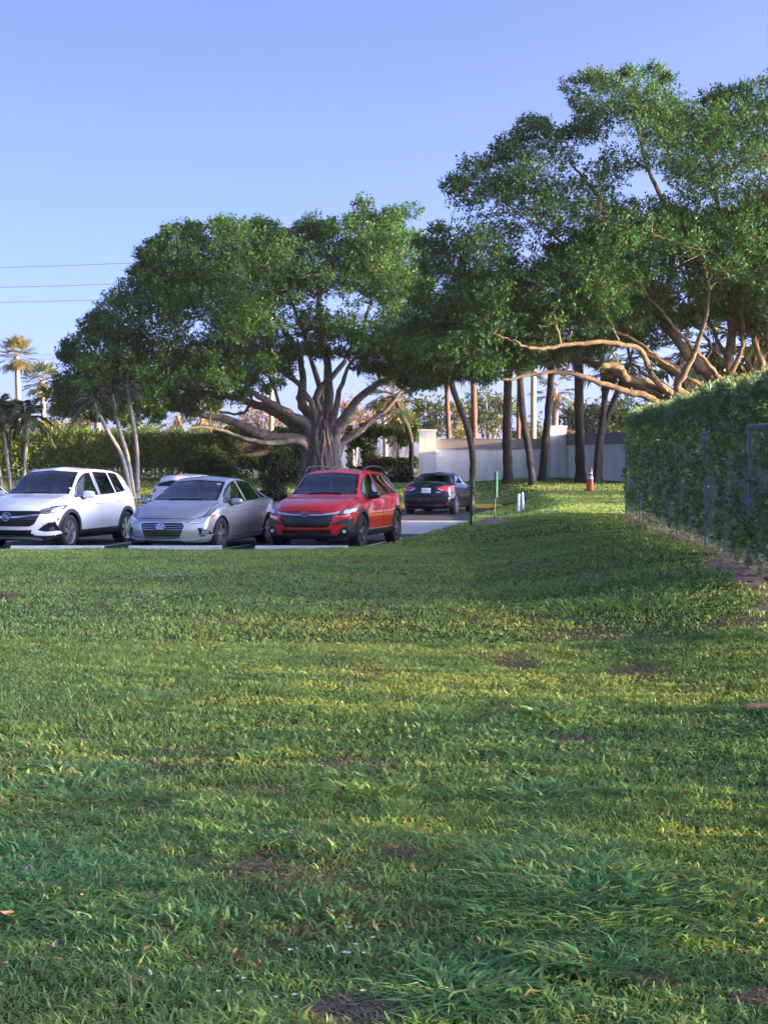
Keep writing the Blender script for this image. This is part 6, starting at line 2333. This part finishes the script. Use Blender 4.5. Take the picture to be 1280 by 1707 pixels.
    c.wheels('wide', ALLOY, ALLOY, 6, 0.24)
    m = MB()
    m.box((0.33, 0, 1.47), (0.03, 0.24, 0.06))
    m.build('inner_mirror', GLOSSBLK, c.root, bevel=0.01)


white_suv()


# ---------------- cars seen from behind
def black_sedan():
    L = 4.65
    S = dict(L=L, zb=0.20, zmid=0.62, rw=0.325, arch=0.365, axles=(1.37, -1.33), track=0.765,
             top=[(-2.325, 1.02), (-2.25, 1.075), (-1.95, 1.095), (-1.72, 1.115), (-1.05, 1.375), (-0.6, 1.44), (-0.15, 1.455), (0.25, 1.42), (0.5, 1.33), (1.15, 1.0), (1.4, 0.95), (1.9, 0.85), (2.2, 0.74), (2.325, 0.64)],
             belt=[(-2.325, 0.97), (-1.7, 0.99), (-0.5, 0.95), (0.5, 0.915), (1.1, 0.89), (1.6, 0.84), (2.1, 0.73), (2.325, 0.60)],
             yroof=[(-2.325, 0.62), (-1.75, 0.64), (-1.0, 0.555), (0, 0.565), (0.4, 0.58), (1.1, 0.70), (1.4, 0.73), (1.8, 0.70), (2.325, 0.58)],
             plan=[(-2.325, 0.80), (-1.9, 0.865), (-1.4, 0.885), (0, 0.89), (1.4, 0.89), (1.85, 0.87), (2.325, 0.80)],
             nose=([0.17, 0.10], [0.28, 0.015], [0.42, 0.0], [0.58, 0.02], [0.70, 0.08], [0.95, 0.16]),
             tail=([0.2, 0.10], [0.42, 0.0], [0.58, 0.0], [0.66, 0.05], [0.95, 0.10], [1.08, 0.06]), bowf=0.40, bowr=0.26)
    (x, y), rz = place(709, 51.4, 14.7, L, rear=True)
    c = Car('parked_car', 'black sedan seen from behind with red tail lights and white plate', S, P_BLACK, (x, y, 0.10), rz)
    c.screen('windscreen', 1.12, 0.67, 0.36, 0.54, GLASS, 0.07)
    c.screen('rear_window', -1.08, 0.525, -1.70, 0.60, GLASSDARK, -0.05)
    c.side_windows([(-0.02, 1.0, GLASS), (-0.95, -0.10, GLASSDARK), (-1.36, -1.01, GLASSDARK)])
    c.finish()
    c.interior(1.1, -0.05, 0.95)
    c.doors([(-0.06, 1.02, 0.10), (-1.04, -0.08, -0.90)], zb=0.32)
    for s in (1, -1):
        t = c.patch('taillight', 'rear', [(s * 0.36, 0.90), (s * 0.50, 0.845), (s * 0.66, 0.79), (s * 0.83, 0.80)], [(s * 0.36, 0.93), (s * 0.50, 0.945), (s * 0.66, 0.965), (s * 0.825, 0.975)], [REDLENS], off=0.012, nu=14, nv=5)
        c.patch('reverse_lens', 'rear', [(s * 0.40, 0.855), (s * 0.56, 0.80)], [(s * 0.40, 0.895), (s * 0.56, 0.835)], [LAMPCLEAR], off=0.014, nu=5, nv=2, parent=t)
        c.patch('bumper_reflector', 'rear', [(s * 0.66, 0.36), (s * 0.74, 0.36)], [(s * 0.66, 0.39), (s * 0.74, 0.39)], [REDLENS], off=0.01, nu=4, nv=1)
    c.patch('number_plate', 'rear', [(-0.155, 0.745), (0.155, 0.745)], [(-0.155, 0.905), (0.155, 0.905)], [PLATE], off=0.014, nu=4, nv=3)
    m = MB()
    rg = random.Random(4)
    for k in range(6):
        a = -0.115 + k * 0.046
        q, nn = c.pt('rear', a, 0.82)
        m.box((q[0] - 0.017, -a, q[2]), (0.004, 0.020, 0.055))
    m.build('plate_characters', PLATEINK, c.root)
    m = MB()
    q, u, v, nn = c.oval(m, 'rear', 0, 0.985, 0.001, 0.001, 0, 0)
    ringpoly(m, q, u, v, nn, 0.075, 0.050, 0.010, 0.008, 0.010, 0)
    ringpoly(m, q, u, v, nn, 0.026, 0.047, 0.008, 0.008, 0.010, 0)
    ringpoly(m, q + v * 0.020, u, v, nn, 0.050, 0.022, 0.008, 0.008, 0.010, 0)
    m.build('emblem', [CHROME], c.root)
    c.strip('model_badge', 'rear', [(-0.50, 0.765), (-0.34, 0.765)], 0.03, [CHROME], off=0.010, n=8)
    c.patch('bumper_trim', 'rear', [(-0.62, 0.30), (0.62, 0.30)], [(-0.60, 0.38), (0.60, 0.38)], [BLACKPL], off=0.010, nu=18, nv=2)
    c.strip('boot_seam', 'rear', [(-0.60, 0.70), (0.60, 0.70)], 0.012, [BLACKPL], off=0.004, n=20)
    c.mirrors(0.82, 0.965, 0.84, P_BLACK, 0.21, 0.13)
    c.wheels('twin', DARKALLOY, ALLOY, 5, 0.23)


black_sedan()


def white_rear():
    L = 4.5
    S = dict(L=L, zb=0.22, zmid=0.66, rw=0.34, arch=0.39, axles=(1.35, -1.35), track=0.77,
             top=[(-2.25, 0.95), (-2.15, 1.08), (-1.85, 1.37), (-1.55, 1.45), (-0.9, 1.50), (-0.3, 1.50), (0.2, 1.45), (0.45, 1.36), (1.05, 1.03), (1.3, 0.99), (1.8, 0.90), (2.1, 0.80), (2.25, 0.70)],
             belt=[(-2.25, 0.93), (-1.6, 1.06), (-0.8, 1.00), (0.2, 0.96), (1.0, 0.93), (1.6, 0.86), (2.25, 0.66)],
             yroof=[(-2.25, 0.62), (-1.85, 0.55), (-1.0, 0.57), (0, 0.58), (0.4, 0.60), (1.0, 0.70), (1.4, 0.73), (2.25, 0.60)],
             plan=[(-2.25, 0.80), (-1.9, 0.88), (-1.35, 0.905), (0, 0.91), (1.3, 0.90), (1.8, 0.88), (2.25, 0.80)],
             nose=([0.2, 0.09], [0.34, 0.02], [0.5, 0.0], [0.66, 0.0], [0.80, 0.05], [1.0, 0.15]),
             tail=([0.2, 0.08], [0.45, 0.0], [0.6, 0.0], [0.75, 0.05], [0.95, 0.06], [1.2, 0.0]), bowf=0.38, bowr=0.28)
    (x, y), rz = place(284, 52.2, 15.5, L, rear=True)
    c = Car('parked_car', 'pearl white crossover seen from behind over the silver sedan roof', S, P_PEARL, (x, y, -0.02), rz)
    c.screen('windscreen', 1.03, 0.67, 0.34, 0.54, GLASS, 0.06)
    c.patch('rear_window', 'rear', [(-0.64, 1.085), (0, 1.07), (0.64, 1.085)], [(-0.52, 1.37), (0, 1.39), (0.52, 1.37)], [GLOSSBLK], off=0.006, nu=18, nv=8)
    c.side_windows([(-0.02, 0.95, GLASS), (-0.86, -0.10, GLASSDARK), (-1.62, -0.94, GLASSDARK)])
    c.finish()
    c.interior(1.05, -0.05, 1.0)
    c.doors([(-0.06, 1.0, 0.10), (-1.0, -0.08, -0.88)])
    for s in (1, -1):
        c.patch('taillight', 'rear', [(s * 0.62, 0.86), (s * 0.83, 0.89)], [(s * 0.60, 0.99), (s * 0.80, 1.05)], [REDLENS], off=0.014, nu=8, nv=5)
    c.strip('chrome_strip', 'rear', [(-0.40, 0.935), (0.40, 0.935)], 0.03, [CHROME], off=0.012, n=16)
    c.patch('spoiler', 'top', [(-1.98, -0.50), (-1.98, 0.50)], [(-1.72, -0.50), (-1.72, 0.50)], [P_PEARL], off=0.03, thick=0.01, nu=12, nv=4)
    c.patch('brake_light', 'rear', [(-0.12, 1.41), (0.12, 1.41)], [(-0.12, 1.425), (0.12, 1.425)], [REDLENS], off=0.035, nu=6, nv=1)
    c.patch('number_plate', 'rear', [(-0.155, 0.70), (0.155, 0.70)], [(-0.155, 0.85), (0.155, 0.85)], [PLATE], off=0.012, nu=4, nv=3)
    c.patch('bumper', 'rear', [(-0.72, 0.24), (0.72, 0.24)], [(-0.70, 0.40), (0.70, 0.40)], [BLACKPL], off=0.012, nu=18, nv=3)
    arch_trim(c, 0.05, P_PEARL)
    c.mirrors(0.75, 1.02, 0.86, P_PEARL, 0.22, 0.14)
    c.wheels('wide', ALLOY, ALLOY, 5, 0.235)


white_rear()
